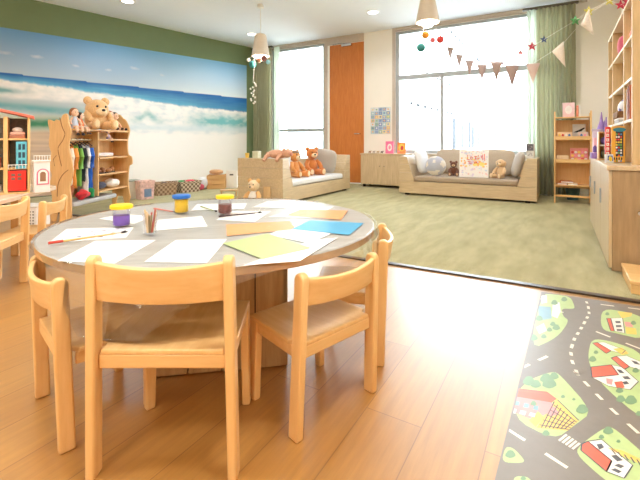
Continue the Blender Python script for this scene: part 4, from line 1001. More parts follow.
for x_ in (-.028, .083): m = MB(); m.box(x_, x_ + .009, 0, .16, 0, .25); m.build('side_panel', beech[2], t, .002)
m = MB(); m.box(-.019, .083, .15, .16, 0, .25); m.build('back_panel', beech[2], t)
for z in (.002, .125, .24): m = MB(); m.box(-.019, .083, 0, .15, z, z + .01); m.build('shelf', beech[0] if z != .125 else white, t, .002)
tag(MB().ball((.32 + .032, 4.41, CZ + .172), (.04, .06, .035), n=14, k=9, e=.8).build('cloth_bundle', fabric('violet_cloth', S(112, 86, 160))), 'violet cloth bundle in the upper space of the small toy shelf', 'cloth')
tag(MB().ball((.32 + .032, 4.41, CZ + .052), (.036, .06, .038), n=14, k=9, e=.7).build('toy_bag', fabric('olive_cloth', S(110, 112, 78))), 'olive green toy bag in the lower space of the small toy shelf', 'bag')
# wooden step
t = thing('wooden_step', 'low light beech step on the carpet at the end of the long cabinet', 'step', (.35, 2.945, .008)); m = MB(); m.box(0, .44, 0, .40, .055, .08); m.build('top', beech[0], t, .005); m = MB(); m.box(.006, .434, .006, .394, 0, .055); m.build('base', beech[0], t, .004)

# ------------------------------------------------------------------ book rack beside the curtain
t = thing('book_rack', 'birch book rack with tilted display shelves beside the sage curtain', 'book rack', (-.075, 6.70, .008))
RW = .455
for s in (0, 1):
    x_ = s * (RW - .02)
    prof = [(0, 0), (.035, 0), (.05, .06), (.06, .16), (.24, .16), (.26, .05), (.27, 0), (.31, 0), (.30, .2), (.305, .8), (.30, 1.18), (.27, 1.30), (.235, 1.22), (.12, 1.19), (.07, 1.23), (.045, 1.32), (.015, 1.22), (.022, .75), (-.012, .6), (-.012, .50), (.018, .45), (.012, .2)]
    m = MB(); m.prism(prof, x_, x_ + .02, 'yz'); m.build('side_panel', beech[2], t, .004)
m = MB(); m.box(.02, RW - .02, .288, .298, .2, 1.2); m.build('back_panel', beech[2], t)
for z in (.25, .58, .905, 1.222):
    m = MB(); m.box(.02, RW - .02, .03, .288, z, z + .014); sh = m.build('shelf', beech[0], t, .002)
    if z < 1.1 and z > .3: m = MB(); m.box(.02, RW - .02, .02, .032, z, z + .055); m.build('lip', beech[0], sh, .002)
m = MB(); m.box(.02, RW - .02, .05, .07, .09, .12); m.build('rail', beech[0], t, .003)
rx, ry, rz0 = -.075, 6.70, .008
book('picture_book', 'pale pink book standing on top of the book rack', (rx + .18, ry + .09, rz0 + 1.237), 0, .15, .205, .03, M('palepink_cover', S(240, 204, 212), .5), lambda m, w, h: disc(m, 0, h * .5, w * .3, h * .3, 0))
t = thing('shelf_book', 'salmon book seen by its spine beside the pale pink book on the rack', 'book', (rx + .275, ry + .09, rz0 + 1.237)); m = MB(); m.box(0, .026, 0, .13, 0, .16); m.build('cover', M('salmon_cover', S(226, 142, 116), .5), t, .002); m = MB(); m.box(.03, .05, .002, .13, 0, .17); m.build('pages', paper, t, .001)
book('picture_book', 'grey book with a black bird on its cover on the upper rack shelf', (rx + .31, ry + .16, rz0 + .92), 0, .16, .22, .02, M('greybook_cover', S(206, 204, 200), .5), lambda m, w, h: m.add([(-.07, -.001, .10), (-.01, -.001, .125), (.06, -.001, .16), (.075, -.001, .155), (.03, -.001, .115), (-.03, -.001, .095)], [list(range(6))], mi=0) or None, lean=R(-12))
bpy.data.objects[-1] if False else None
m = MB(); m.prism([(-.07, .10), (-.01, .13), (.06, .17), (.075, .16), (.03, .115), (-.03, .095)], -.003, -.002, 'xz'); bo = m.build('bird_print', black, [o for o in bpy.data.objects if o.get('label', '').startswith('grey book with a black')][0])
book('picture_book', 'cream book with small coloured pictures low on the upper rack shelf', (rx + .13, ry + .075, rz0 + .92), 0, .19, .10, .015, M('creambook_cover', S(238, 208, 170), .5), lambda m, w, h: [disc(m, -.06 + .04 * k, .05, .015, .025, (2, 1, 0, 5)[k]) for k in range(4)])
book('picture_book', 'pale book with a violet picture beside the bird book on the upper rack shelf', (rx + .355, ry + .075, rz0 + .92), 0, .12, .10, .015, M('palebook_cover', S(226, 200, 190), .5), lambda m, w, h: [disc(m, -.02 + .04 * k, .05, .015, .025, (5, 3)[k]) for k in range(2)])
book('picture_book', 'large rose coloured book with flowers on the middle rack shelf', (rx + .31, ry + .13, rz0 + .595), 0, .22, .20, .02, M('rosebook_cover', S(236, 150, 146), .5), lambda m, w, h: [disc(m, -.08 + .04 * (k % 5), .04 + .05 * (k // 5), .0185, .0185, (0, 2, 3, 1, 0, 2, 3)[k % 7]) for k in range(15)], lean=R(-14))
book('picture_book', 'cream book standing low beside the rose book on the rack', (rx + .105, ry + .075, rz0 + .595), 0, .15, .09, .015, M('creambook2_cover', S(240, 214, 176), .5))
for k, (dx, cc_, lb) in enumerate(((.11, S(222, 140, 90), 'orange book lying flat under the others on the lowest rack shelf'), (.24, S(236, 222, 190), 'cream book lying flat beside the orange book on the lowest rack shelf'), (.15, S(214, 120, 80), 'rust book lying flat on top on the lowest rack shelf'))):
    t = thing('picture_book', lb, 'book', (rx + dx, ry + .05, rz0 + .265 + (.027 if k == 2 else 0)), R(-4 + 5 * k)); m = MB(); m.box(-.065, .05 if k != 2 else .09, 0, .15, 0, .003); m.box(-.065, .05 if k != 2 else .09, 0, .15, .021, .024); m.box(-.065, -.062, 0, .15, 0, .024); m.build('cover', M('flat_cover_%d' % k, cc_, .5), t); m = MB(); m.box(-.062, .047 if k != 2 else .087, .003, .147, .003, .021); m.build('pages', paper, t)
t = thing('waste_bin', 'small dark teal bin on the carpet behind the book rack feet', 'bin', (.165, 7.22, .009)); m = MB(); m.lathe([(.075, 0), (.1, .22), (.096, .22), (.07, .01)], 24); m.build('bin_body', M('teal_bin', S(70, 104, 108), .5), t); m = MB(); m.lathe([(.1, .22), (.104, .225), (.1, .23), (.094, .225)], 24, caps=False); m.build('rim', M('teal_rim', S(60, 90, 94), .5), t)

# ------------------------------------------------------------------ toy wardrobe by the mural
WN = (-2.767, 4.478); WRZ = ang(.08, .997)
wx, wy = room(*WN)
wt = thing('toy_wardrobe', 'birch dressing-up wardrobe with wavy tree-shaped sides and open shelves in front of the mural', 'wardrobe', (wx, wy, 0), WRZ)
WL, WD = 1.17, .235
def wavy(pr, n=10): return pr
def smooth_path(P, n=6):
    P = [Vector(p) for p in P]; out = []
    for i in range(len(P) - 1):
        a, b, c, d = P[max(i - 1, 0)], P[i], P[i + 1], P[min(i + 2, len(P) - 1)]
        for k in range(n):
            t = k / n; out.append(.5 * ((2 * b) + (c - a) * t + (2 * a - 5 * b + 4 * c - d) * t * t + (3 * b - a - 3 * c + d) * t ** 3))
    return out + [P[-1]]
def wave(pts): return [(p.x, p.y) for p in smooth_path([(a, b, 0) for a, b in pts] , 4)]
near = [(0, 0), (.05, 0), (.07, .10), (.165, .10), (.185, 0), (WD, 0), (WD + .02, .12), (WD - .01, .25), (WD + .02, .42), (WD - .005, .52), (WD + .035, .62), (WD + .03, .70), (WD, .76), (WD + .03, .86), (WD + .02, 1.00), (WD + .04, 1.10), (WD + .03, 1.14), (WD - .03, 1.12), (WD - .06, 1.14), (.13, 1.13), (.10, 1.19), (.05, 1.20), (.03, 1.10), (.0, 1.0), (.03, .85), (.0, .70), (-.02, .55), (.02, .40), (0, .25)]
near = near[:5] + wave(near[5:])
m = MB(); m.prism(near, 0, .025, 'yz'); np_ = m.build('side_panel', birch[2], wt, .006)
gm = M('groove_dark', S(150, 100, 52), .6)
m = MB()
m.tube(smooth_path([(-.002, .13, 1.16), (-.002, .10, 1.05), (-.002, .07, .98), (-.002, .10, .90), (-.002, .15, .82), (-.002, .13, .70), (-.002, .11, .62)]), .004, 6)
m.tube(smooth_path([(-.002, .03, .58), (-.002, .10, .52), (-.002, .15, .42), (-.002, .16, .28)]), .004, 6)
m.tube([(-.002, .19, .62), (-.002, .205, .7), (-.002, .17, .74)], .003, 6); m.build('groove', gm, np_)
far = [(0, 0), (.05, 0), (.08, .13), (.16, .13), (.19, 0), (WD, 0), (WD, 1.15), (WD - .05, 1.25), (.13, 1.27), (.08, 1.22), (.03, 1.18), (-.02, 1.05), (.01, .9), (.0, .72), (-.05, .68), (-.055, .58), (-.01, .54), (.0, .3), (-.03, .12)]
far = far[:5] + wave(far[5:])
m = MB(); m.prism(far, WL - .025, WL, 'yz'); fp = m.build('side_panel', birch[2], wt, .006)
DX = .52
m = MB(); m.box(DX - .009, DX + .009, .02, WD - .02, .22, 1.02); m.build('divider', birch[2], wt, .003)
m = MB(); m.box(.026, WL - .026, WD - .018, WD - .006, .22, 1.019); m.build('back_panel', birch[2], wt)
m = MB(); m.box(.026, WL - .026, -.005, WD - .006, 1.02, 1.04); m.build('top_shelf', birch[0], wt, .003)
m = MB(); m.box(.026, DX + .32, -.02, WD - .006, .16, .21); m.build('bottom_board', M('grey_laminate', S(186, 186, 190), .4, .04), wt, .012)
for z in (.905, .675, .465, .26): m = MB(); m.box(DX + .01, WL - .026, .01, WD - .02, z, z + .018); m.build('shelf', birch[0], wt, .003)
m = MB(); m.tube([(.026, .115, .915), (DX - .01, .115, .915)], .011, 12); m.build('clothes_rod', M('rod_pale', S(216, 196, 160), .4), wt)
WM = Matrix.Translation((wx, wy, 0)) @ Matrix.Rotation(WRZ, 4, 'Z')
def wpos(x, y, z): p = WM @ Vector((x, y, z)); return tuple(p)
def garment(label, x, L, wid, col, col2=None, cat='costume', fl=.0, seed=0):
    t = thing('costume', label, cat, wpos(x, .115, .915), WRZ, 'costumes on the wardrobe rod')
    m = MB(); m.tube([(0, 0, -.0155), (0, 0, -.03)], .003, 6); m.tube([(0, -wid * .42, -.075), (0, 0, -.03), (0, wid * .42, -.075)], .006, 6)
    m.tube([(0, .0155 * math.cos(a), .0155 * math.sin(a)) for a in [PI * .95 - i * .35 for i in range(10)]], .0025, 6); m.build('hanger', M('hanger_dark', S(60, 48, 44), .5), t)
    wid *= .8
    def body(u, v):
        a = 2 * PI * u
        w_ = wid * (.46 if v < .08 else .5 + fl * v) * (1 if v > .12 else .5 + 4 * v)
        d_ = (.018 + .010 * v) * (1 + .35 * math.sin(a * 5 + seed) * v)
        z = -.05 - L * v + (-.05 * abs(math.cos(a)) if v < .12 else 0) * 1
        return (d_ * math.sin(a) + .01 * nz(v * 4, seed), w_ * math.cos(a) + .012 * nz(v * 5, a, seed), z + .012 * math.sin(a * 3 + seed) * (v > .97))
    m = MB(); m.grid(body, 28, 16)
    if col2:
        for i, f_ in enumerate(m.f):
            c0 = sum((m.v[j] for j in f_), Vector()) / 4
            m.mi[i] = 1 if (c0.z < -L * .58 or abs(c0.y) > wid * .43) else 0
    m.build('cloth', [col, col2] if col2 else col, t, solid=.004)
    for s in (-1, 1):
        m = MB(); m.tube([(0, s * wid * .40, -.10), (.004, s * wid * .52, -.20), (0, s * wid * .5, -.34)], [.026, .030, .026], 10); m.build('sleeve', col2 or col, t)
fb = lambda n, *c: fabric('cloth_' + n, S(*c))
garment('white and cream costume hanging first on the wardrobe rod behind the tree panel', .085, .46, .15, fb('cream', 232, 222, 204), seed=1)
garment('long orange costume on the wardrobe rod beside the green one', .15, .50, .17, fb('orange', 232, 150, 70), seed=2)
garment('leaf green costume on the wardrobe rod beside the orange one', .235, .50, .17, fb('green', 112, 168, 70), None, seed=3)
garment('dark navy coat on the wardrobe rod', .305, .44, .17, fb('navy', 52, 62, 76), fb('navy_dark', 40, 46, 58), seed=4)
garment('white costume with a slim red edge hanging long on the wardrobe rod', .37, .62, .15, fb('white', 234, 234, 238), seed=5)
garment('grey and blue costume hanging last on the rod beside the divider', .445, .56, .15, fb('greyblue', 196, 198, 210), fb('royal', 32, 92, 190), seed=6)
# shoes and dressing-up things on the bottom board
def lump(name, label, cat, x, y, z, r, mat_, e=1.0, seed=0, amp=.25):
    m = MB(); m.ball((0, 0, r[2]), r, n=22, k=14, e=e)
    for p in m.v: p += Vector(p - Vector((0, 0, r[2]))) * amp * nz(p.x * 16 + seed, p.y * 16, p.z * 16)
    zmin = min(p.z for p in m.v)
    for p in m.v: p.z -= zmin
    o = m.build(name, mat_); o.location = wpos(x, y, z); o.rotation_euler = (0, 0, WRZ); return tag(o, label, cat)
lump('dress_up_cape', 'red cape lying crumpled on the wardrobe base', 'cape', .27, .05, .211, (.10, .06, .05), fb('red', 206, 40, 48), 1, 1, .5)
lump('dress_up_scarf', 'green scarf lying on the wardrobe base beside the red cape', 'scarf', .42, .06, .211, (.045, .05, .055), fb('emerald', 28, 140, 78), 1, 3, .5)
lump('dress_up_skirt', 'brown and orange skirt heaped on the wardrobe base against the tree panel', 'skirt', .11, .14, .211, (.07, .08, .09), fb('rust', 180, 104, 58), 1, 5, .5)
# shelf contents
def shoe(label, x, y, z, mat_, rz_=0):
    t = thing('toy_shoe', label, 'shoe', wpos(x, y, z), WRZ + rz_, 'shoes on the wardrobe shelves')
    m = MB(); m.prism([(-.03, -.08), (.03, -.08), (.036, .02), (.026, .085), (-.026, .085), (-.036, .02)], 0, .012, 'xy'); m.build('sole', dark, t, .003)
    m = MB(); m.ball((0, .03, .03), (.034, .055, .026), n=14, k=9); m.ball((0, -.045, .04), (.03, .038, .038), n=14, k=9); m.build('upper', mat_, t)
shoe('brown shoe on the third wardrobe shelf, nearer the divider', DX + .14, .10, .484, fb('brownleather', 142, 92, 56), R(80)); shoe('tan shoe on the third wardrobe shelf, nearer the wavy side panel', DX + .36, .10, .484, fb('tanleather', 176, 122, 76), R(95))
lump('folded_cloth', 'white folded cloth on the second wardrobe shelf', 'cloth', DX + .22, .12, .694, (.17, .09, .028), fb('whitecloth', 228, 224, 226), .6, 2, .15)
lump('fabric_bag', 'white stuffed bag on the lowest wardrobe shelf', 'bag', DX + .40, .10, .279, (.13, .08, .055), fb('whitebag', 236, 230, 226), .9, 4, .2)
lump('fabric_hat', 'dark speckled hat on the lowest wardrobe shelf beside the white bag', 'hat', DX + .13, .10, .279, (.09, .07, .05), fb('speckle', 74, 74, 92), .9, 6, .2)
# dolls
def doll(label, loc, rz_, h, skin, hair, dress, boots, hang=False, sit=True):
    t = thing('rag_doll', label, 'doll', loc, rz_); t.scale = (h, h, h)
    m = MB(); m.lathe([(.14, 0), (.15, .03), (.09, .28), (.06, .40), (.03, .42)], 18); m.build('dress', dress, t)
    m = MB(); m.ball((0, -.01, .55), (.125, .12, .14), n=16, k=10); hd = m.build('head', skin, t)
    m = MB(); m.ball((0, .03, .59), (.145, .12, .135), n=16, k=10); m.ball((-.13, .02, .52), (.045, .05, .09)); m.ball((.13, .02, .52), (.045, .05, .09)); m.build('hair', hair, hd)
    for s in (-1, 1):
        m = MB(); m.ball((s * .045, -.122, .565), .014, n=8, k=6); m.build('eye', black, hd)
        m = MB(); m.tube([(s * .07, 0, .37), (s * .17, -.04, .27), (s * .19, -.10, .17)], [.035, .034, .03], 8); m.ball((s * .19, -.10, .165), .035, n=8, k=6); m.build('arm', skin, t)
        kn = [(s * .07, -.08, .05), (s * .09, -.26, .06), (s * .09, -.30, -.10), (s * .09, -.30, -.2)] if hang else [(s * .07, -.08, .05), (s * .10, -.25, .05), (s * .12, -.40, .05)]
        m = MB(); m.tube(kn, [.045] * len(kn), 8); lg = m.build('leg', skin, t)
        q = kn[-1]; m = MB(); m.ball((q[0], q[1] - .03, q[2]), (.05, .07, .05), n=10, k=7); m.build('boot', boots, lg)
FACE = WRZ        # the open front of the wardrobe faces local -y
skin = M('doll_skin', S(238, 196, 166), .7); skin2 = M('doll_skin_pale', S(242, 206, 182), .7)
doll('rag doll with brown plaits and pale blue dress beside the wardrobe tree panel', wpos(.125, .05, 1.043), FACE + R(-20), .33, skin, fb('brownhair', 150, 96, 60), fb('paleblue', 196, 206, 226), fb('blackboot', 40, 32, 36), True)
doll('rag doll in an orange and red top leaning on the big bear', wpos(.235, .05, 1.043), FACE + R(12), .27, skin2, fb('darkhair', 64, 46, 40), fb('orangetop', 230, 120, 70), fb('brownboot', 66, 44, 40), True)
doll('red-haired rag doll sitting on the wardrobe top beside the big bear', wpos(.87, .09, 1.043), FACE + R(-10), .36, skin2, fb('redhair', 160, 82, 52), fb('creamdress', 236, 222, 200), fb('brownboot2', 80, 56, 46), False)
doll('dark-haired rag doll with a white dress at the end of the wardrobe top', wpos(1.03, .12, 1.043), FACE + R(-15), .35, skin, fb('blackhair', 44, 32, 36), fb('whitedress', 240, 234, 230), fb('blackboot2', 30, 26, 30), False)
doll('rag doll in a lilac dress with black boots on the top wardrobe shelf', wpos(DX + .20, .02, .924), FACE, .165, skin2, fb('plumhair', 84, 60, 80), fb('lilacdress', 176, 168, 206), fb('blackboot3', 32, 26, 30), True)
bigb = plush('big_bear_plush', S(226, 184, 132))
bear('teddy_bear', 'huge honey coloured teddy sitting on top of the wardrobe between the dolls', 'soft toy', wpos(.57, .085, 1.043), FACE + R(-30), .50, bigb, plush('big_bear_pale', S(240, 210, 168)), hz=(.50, 1.25, -.02, -.06))

# ------------------------------------------------------------------ table with the toy house
A0 = room(-1.88, 2.25); 
tt = thing('play_table', 'low wooden table with a clear coated pale top under the toy house', 'table', room(-2.53, 2.64) + (0,), ang(-.2, .98) - PI / 2)
def rr(hx, hy, r, n=8):
    o = []
    for cx, cy, a0 in ((hx - r, hy - r, 0), (-hx + r, hy - r, 90), (-hx + r, -hy + r, 180), (hx - r, -hy + r, 270)):
        o += [(cx + r * math.cos(R(a0 + 90 * i / n)), cy + r * math.sin(R(a0 + 90 * i / n))) for i in range(n + 1)]
    return o
m = MB(); m.prism(rr(.54, .62, .20), .512, .54, 'xy'); m.build('tabletop', wood('pale_top', S(206, 184, 160), S(226, 208, 186), 1, rough=.25), tt, .004)
for sx in (-1, 1):
    for sy in (-1, 1):
        m = MB(); m.box(sx * .24 - .028, sx * .24 + .028, sy * .50 - .028, sy * .50 + .028, .0, .512); m.build('leg', beech[2], tt, .005)
hx, hy = room(-2.224, 2.74)
th_ = thing('toy_house', 'open wooden toy house with a red roof and red door on the low table', 'toy house', (hx, hy, .5405), TH + R(34))
hw_, hd_ = .205, .085
ply = wood('house_ply', S(222, 176, 112), S(236, 196, 136), 2); 
def hb(name, mat_, *q, par=th_): m = MB(); m.box(*q); return m.build(name, mat_, par, .002)
for x_ in (-hw_, .062, hw_ - .012): hb('wall', ply, x_, x_ + (.012 if x_ != .062 else .024), -hd_, hd_, .012, .523 if x_ > 0 else .60)
for z in (0, .165, .365): hb('floor_board', ply, -hw_, hw_, -hd_, hd_, z, z + .012)
hb('back_wall', M('house_paper', S(120, 124, 118), .8, .2, 60), -hw_ + .012, hw_ - .012, hd_ - .01, hd_, .012, .52)
m = MB(); m.prism([(hw_ + .025, .515), (hw_ + .025, .532), (-.25, .645), (-.25, .628)], -hd_ - .02, hd_ + .01, 'xz'); m.build('roof', M('house_roof', S(214, 112, 92), .5), th_, .002)
d = hb('door', M('house_red', S(222, 44, 34), .45), .088, hw_ - .018, -hd_ - .007, -hd_ - .001, .02, .158)
m = MB()
for i in range(2):
    for j in range(2): m.box(.105 + i * .034, .125 + i * .034, -hd_ - .0085, -hd_ - .007, .095 + j * .026, .112 + j * .026)
m.build('door_window_panes', M('house_door_pane', S(120, 90, 76), .5), d)  # panes of the small window in the red door
m = MB(); m.box(hw_ - .075, hw_ - .016, -hd_ - .007, -hd_ - .001, .17, .355); tw = m.build('lift_door', M('house_blue', S(96, 186, 206), .45), th_, .002)
m = MB()
for j in range(3):
    for i in range(2): m.box(hw_ - .062 + i * .022, hw_ - .047 + i * .022, -hd_ - .0085, -hd_ - .007, .19 + j * .055, .228 + j * .055)
m.build('lift_pane', M('house_navy', S(40, 70, 90), .4), tw)
m = MB(); m.box(.086, hw_ - .012, -hd_ - .012, -hd_ - .006, .195, .20); 
for i in range(6): m.box(.088 + i * .019, .091 + i * .019, -hd_ - .011, -hd_ - .007, .17, .197)
m.build('balcony_rail', white, th_)
HM = Matrix.Translation((hx, hy, .5405)) @ Matrix.Rotation(TH + R(34), 4, 'Z')
def hp(x, y, z): return tuple(HM @ Vector((x, y, z)))
t = thing('toy_bed', 'tiny bed with white pillow in the upper room of the toy house', 'toy bed', hp(.135, -.01, .3775), TH + R(34)); m = MB(); m.box(-.045, .045, -.05, .05, 0, .022); m.build('bed_frame', M('bed_wood', S(170, 110, 84), .5), t, .003); m = MB(); m.box(-.042, .042, -.046, .046, .022, .045); m.build('blanket', fb('rosewhite', 226, 176, 160), t, .008); m = MB(); m.ball((.0, -.01, .058), (.03, .03, .02)); m.build('pillow', white, t)
t = thing('toy_armchair', 'tiny rust armchair in the middle room of the toy house', 'toy chair', hp(.015, -.02, .1775), TH + R(34)); m = MB(); m.box(-.03, .03, -.03, .03, 0, .03); m.build('seat', fb('rustseat', 170, 96, 60), t, .004); m = MB(); m.box(-.03, .03, .018, .03, .03, .07); m.build('backrest', fb('rustseat', 170, 96, 60), t, .004)
t = thing('toy_table', 'tiny grey table in the lowest room of the toy house', 'toy table', hp(.01, -.02, .0125), TH + R(34)); m = MB(); m.box(-.04, .04, -.03, .03, .04, .048); m.build('tabletop', M('toy_grey', S(150, 144, 138), .5), t, .002)
for sx in (-1, 1):
    for sy in (-1, 1): m = MB(); m.box(sx * .034 - .003, sx * .034 + .003, sy * .024 - .003, sy * .024 + .003, 0, .04); m.build('leg', M('toy_grey', S(150, 144, 138), .5), t)
t = thing('toy_stable', 'white wooden toy annex with a pink-edged arched window beside the toy house', 'toy house', hp(hw_ + .048, .02, .0008), TH + R(42))
m = MB(); m.box(-.04, .052, -.13, -.05, 0, .215); m.build('annex_body', M('annex_white', S(240, 238, 240), .45, .02), t, .003)
m = MB(); m.box(-.045, .057, -.135, -.045, .215, .223); 
m.build('deck', white, t, .002)
m = MB(); m.box(-.044, .056, -.134, -.130, .255, .26)
for i in range(7): m.box(-.043 + i * .0155, -.039 + i * .0155, -.134, -.130, .223, .256)
m.build('railing', white, t)
def arch(w_, h_, z0_): return [(-w_, z0_), (w_, z0_)] + [(w_ * math.cos(a * PI / 8), z0_ + h_ + w_ * math.sin(a * PI / 8)) for a in range(9)]
m = MB(); m.prism([(x_ + .01, z_) for x_, z_ in arch(.036, .075, .055)], -.1325, -.130, 'xz'); m.prism([(x_ + .01, z_) for x_, z_ in arch(.028, .068, .063)], -.1335, -.1325, 'xz', mi=1); m.prism([(x_ + .01, z_) for x_, z_ in arch(.017, .05, .078)], -.1345, -.1335, 'xz', mi=2); m.build('arched_window', [M('annex_pink', S(222, 120, 150), .5), white, M('annex_brown', S(150, 112, 84), .6)], t, smooth=False)
# perforated basket under and beyond the table
bx, by = flat(33.5, 233)
t = thing('laundry_basket', 'white perforated plastic basket on the floor beyond the toy house table', 'basket', (bx, by, 0), TH)
m = MB(); m.box(-.10, .10, -.10, .10, 0, .27); m.build('basket_body', M('basket_white', S(236, 234, 230), .45), t, .012)
m = MB()
for i in range(6):
    for j in range(7): m.box(-.078 + i * .028, -.066 + i * .028, -.1015, -.0995, .05 + j * .028, .062 + j * .028)
m.build('vent_pattern', M('hole_dark', S(86, 82, 80), .7), t, smooth=False)
m = MB(); m.box(-.108, .108, -.108, .108, .262, .28); m.build('rim', M('basket_rim', S(226, 224, 220), .45), t, .006)

# ------------------------------------------------------------------ bins, baskets and crates along the mural
WA = ang(.676, .737)
def bin_(name, label, px, py, w_, d_, h_, body, lid=None, cat='bin', taper=.88, stuff=None):
    x_, y_ = flat(px, py); t = thing(name, label, cat, (x_, y_, .009), WA - R(0))
    m = MB(); k = taper
    m.add([(-w_ / 2 * k, -d_ / 2 * k, 0), (w_ / 2 * k, -d_ / 2 * k, 0), (w_ / 2 * k, d_ / 2 * k, 0), (-w_ / 2 * k, d_ / 2 * k, 0), (-w_ / 2, -d_ / 2, h_), (w_ / 2, -d_ / 2, h_), (w_ / 2, d_ / 2, h_), (-w_ / 2, d_ / 2, h_),
           (-w_ / 2 + .01, -d_ / 2 + .01, h_), (w_ / 2 - .01, -d_ / 2 + .01, h_), (w_ / 2 - .01, d_ / 2 - .01, h_), (-w_ / 2 + .01, d_ / 2 - .01, h_),
           (-w_ / 2 * k + .01, -d_ / 2 * k + .01, .02), (w_ / 2 * k - .01, -d_ / 2 * k + .01, .02), (w_ / 2 * k - .01, d_ / 2 * k - .01, .02), (-w_ / 2 * k + .01, d_ / 2 * k - .01, .02)],
          [(3, 2, 1, 0), (0, 1, 5, 4), (1, 2, 6, 5), (2, 3, 7, 6), (3, 0, 4, 7), (4, 5, 9, 8), (5, 6, 10, 9), (6, 7, 11, 10), (7, 4, 8, 11), (8, 9, 13, 12), (9, 10, 14, 13), (10, 11, 15, 14), (11, 8, 12, 15), (12, 13, 14, 15)])
    m.build('bin_body', body, t, .004)
    if lid: m = MB(); m.box(-w_ / 2 - .006, w_ / 2 + .006, -d_ / 2 - .006, d_ / 2 + .006, h_, h_ + .018); m.build('lid', lid, t, .004)
    else: m = MB(); [m.box(*q) for q in ((-w_ / 2 - .006, w_ / 2 + .006, -d_ / 2 - .006, -d_ / 2 + .006, h_ - .018, h_ + .004), (-w_ / 2 - .006, w_ / 2 + .006, d_ / 2 - .006, d_ / 2 + .006, h_ - .018, h_ + .004), (-w_ / 2 - .006, -w_ / 2 + .006, -d_ / 2, d_ / 2, h_ - .018, h_ + .004), (w_ / 2 - .006, w_ / 2 + .006, -d_ / 2, d_ / 2, h_ - .018, h_ + .004))]; m.build('rim', body, t, .003)
    return t, x_, y_
def weave(name, c1, c2):
    m, nt, b, out = new_mat(name)
    ck = nt.nodes.new('ShaderNodeTexChecker'); nt.links.new(mapping(nt, (1, 1, 1)), ck.inputs[0]); ck.inputs['Scale'].default_value = 26
    ck.inputs['Color1'].default_value = c1; ck.inputs['Color2'].default_value = c2; nt.links.new(ck.outputs[0], b.inputs['Base Color']); b.inputs['Roughness'].default_value = .8
    bump(nt, b, ck.outputs[1], .6); return m
bin_('storage_bin', 'cloudy clear plastic bin with a grey lid beside the wardrobe foot', 131, 199, .20, .20, .27, M('cloudy_plastic', S(224, 222, 214), .3, .04), M('bin_lid_grey', S(150, 156, 150), .5))
pinkpl = M('pink_patch', S(236, 196, 194), .4, .3, 22)
t, x_, y_ = bin_('storage_bin', 'pink and white patterned bin with a blue patch beside the clear bin', 145, 199.5, .23, .18, .28, pinkpl)
m = MB(); m.box(-.05, .06, -.092, -.087, .04, .16); m.build('blue_patch', M('bin_blue', S(120, 146, 186), .5), t)
wv = weave('black_white_weave', S(124, 104, 88), S(214, 200, 184)); wv2 = weave('brown_weave', S(140, 112, 88), S(192, 168, 142))
t1, x1_, y1_ = bin_('wicker_basket', 'brown and white wicker basket with wooden blocks beside the patterned bin', 163, 195, .37, .30, .20, wv2, None, 'basket', .86)
t2, x2_, y2_ = bin_('wicker_basket', 'black and white wicker basket with green and red toys beside the white bag', 187, 192, .40, .30, .19, wv, None, 'basket', .84)
def in_basket(x0_, y0_, specs):
    for (dx, dy, z, r, c_n, col, lb, nm, ct) in specs:
        m = MB(); m.ball((0, 0, 0), r, n=14, k=9, e=.75); o = m.build(nm, M(c_n, col, .5)); ca, sa = math.cos(WA), math.sin(WA); o.location = (x0_ + ca * dx - sa * dy, y0_ + sa * dx + ca * dy, z); o.rotation_euler = (0, 0, WA + dx * 3); tag(o, lb, ct)
in_basket(x1_, y1_, [(-.09, -.02, .155, (.06, .06, .05), 'blk_tan', S(176, 140, 96), 'tan toy block at one end of the brown and white basket', 'toy_block', 'toy'), (.03, .02, .165, (.05, .06, .05), 'blk_dark', S(96, 84, 74), 'dark toy block in the middle of the brown and white basket', 'toy_block', 'toy'), (.12, -.03, .16, (.035, .05, .045), 'blk_grey', S(190, 186, 180), 'pale toy block at the other end of the brown and white basket', 'toy_block', 'toy')])
in_basket(x2_, y2_, [(-.11, .0, .155, (.06, .08, .06), 'toy_green', S(40, 160, 92), 'bright green toy in the black and white basket', 'plastic_toy', 'toy'), (.07, .02, .165, (.09, .07, .05), 'toy_red', S(216, 44, 70), 'red toy heaped in the black and white basket', 'plastic_toy', 'toy')])
x_, y_ = flat(199.5, 190.5); m = MB(); m.ball((0, 0, .055), (.08, .08, .055), n=16, k=10, e=.8); o = m.build('soft_pouch', fb('raspberry', 206, 86, 110)); o.location = (x_, y_, .009); tag(o, 'raspberry pink pouch on the carpet between the basket and white bag', 'pouch')
x_, y_ = flat(203, 189.5); m = MB(); m.ball((0, 0, .11), (.10, .10, .11), n=20, k=12, e=.8)
for p in m.v: p += Vector((nz(p.x * 14, p.y * 14, p.z * 14), nz(p.x * 14, p.y * 14, 5 + p.z * 14), 0)) * .014
o = m.build('cloth_bag', fb('icewhite', 226, 232, 240)); o.location = (x_, y_, .012); tag(o, 'white crumpled cloth bag beside the wooden crate', 'bag')
x_, y_ = flat(217, 188.7)
t = thing('wooden_crate', 'slatted wooden crate on the carpet beside the white bag', 'crate', (x_, y_, .009), TH + R(8))
m = MB()
for k in range(3): m.box(-.17, .17, -.14, -.128, .01 + k * .085, .08 + k * .085); m.box(-.17, .17, .128, .14, .01 + k * .085, .08 + k * .085); m.box(-.17, -.158, -.128, .128, .01 + k * .085, .08 + k * .085); m.box(.158, .17, -.128, .128, .01 + k * .085, .08 + k * .085)
m.build('slat', birch[0], t, .002); m = MB(); m.box(-.158, .158, -.128, .128, .0, .012); m.build('floor_board', birch[0], t)
for sx in (-1, 1):
    for sy in (-1, 1): m = MB(); m.box(sx * .145 - .012, sx * .145 + .012, sy * .115 - .012, sy * .115 + .012, .012, .26); m.build('corner_post', birch[2], t)
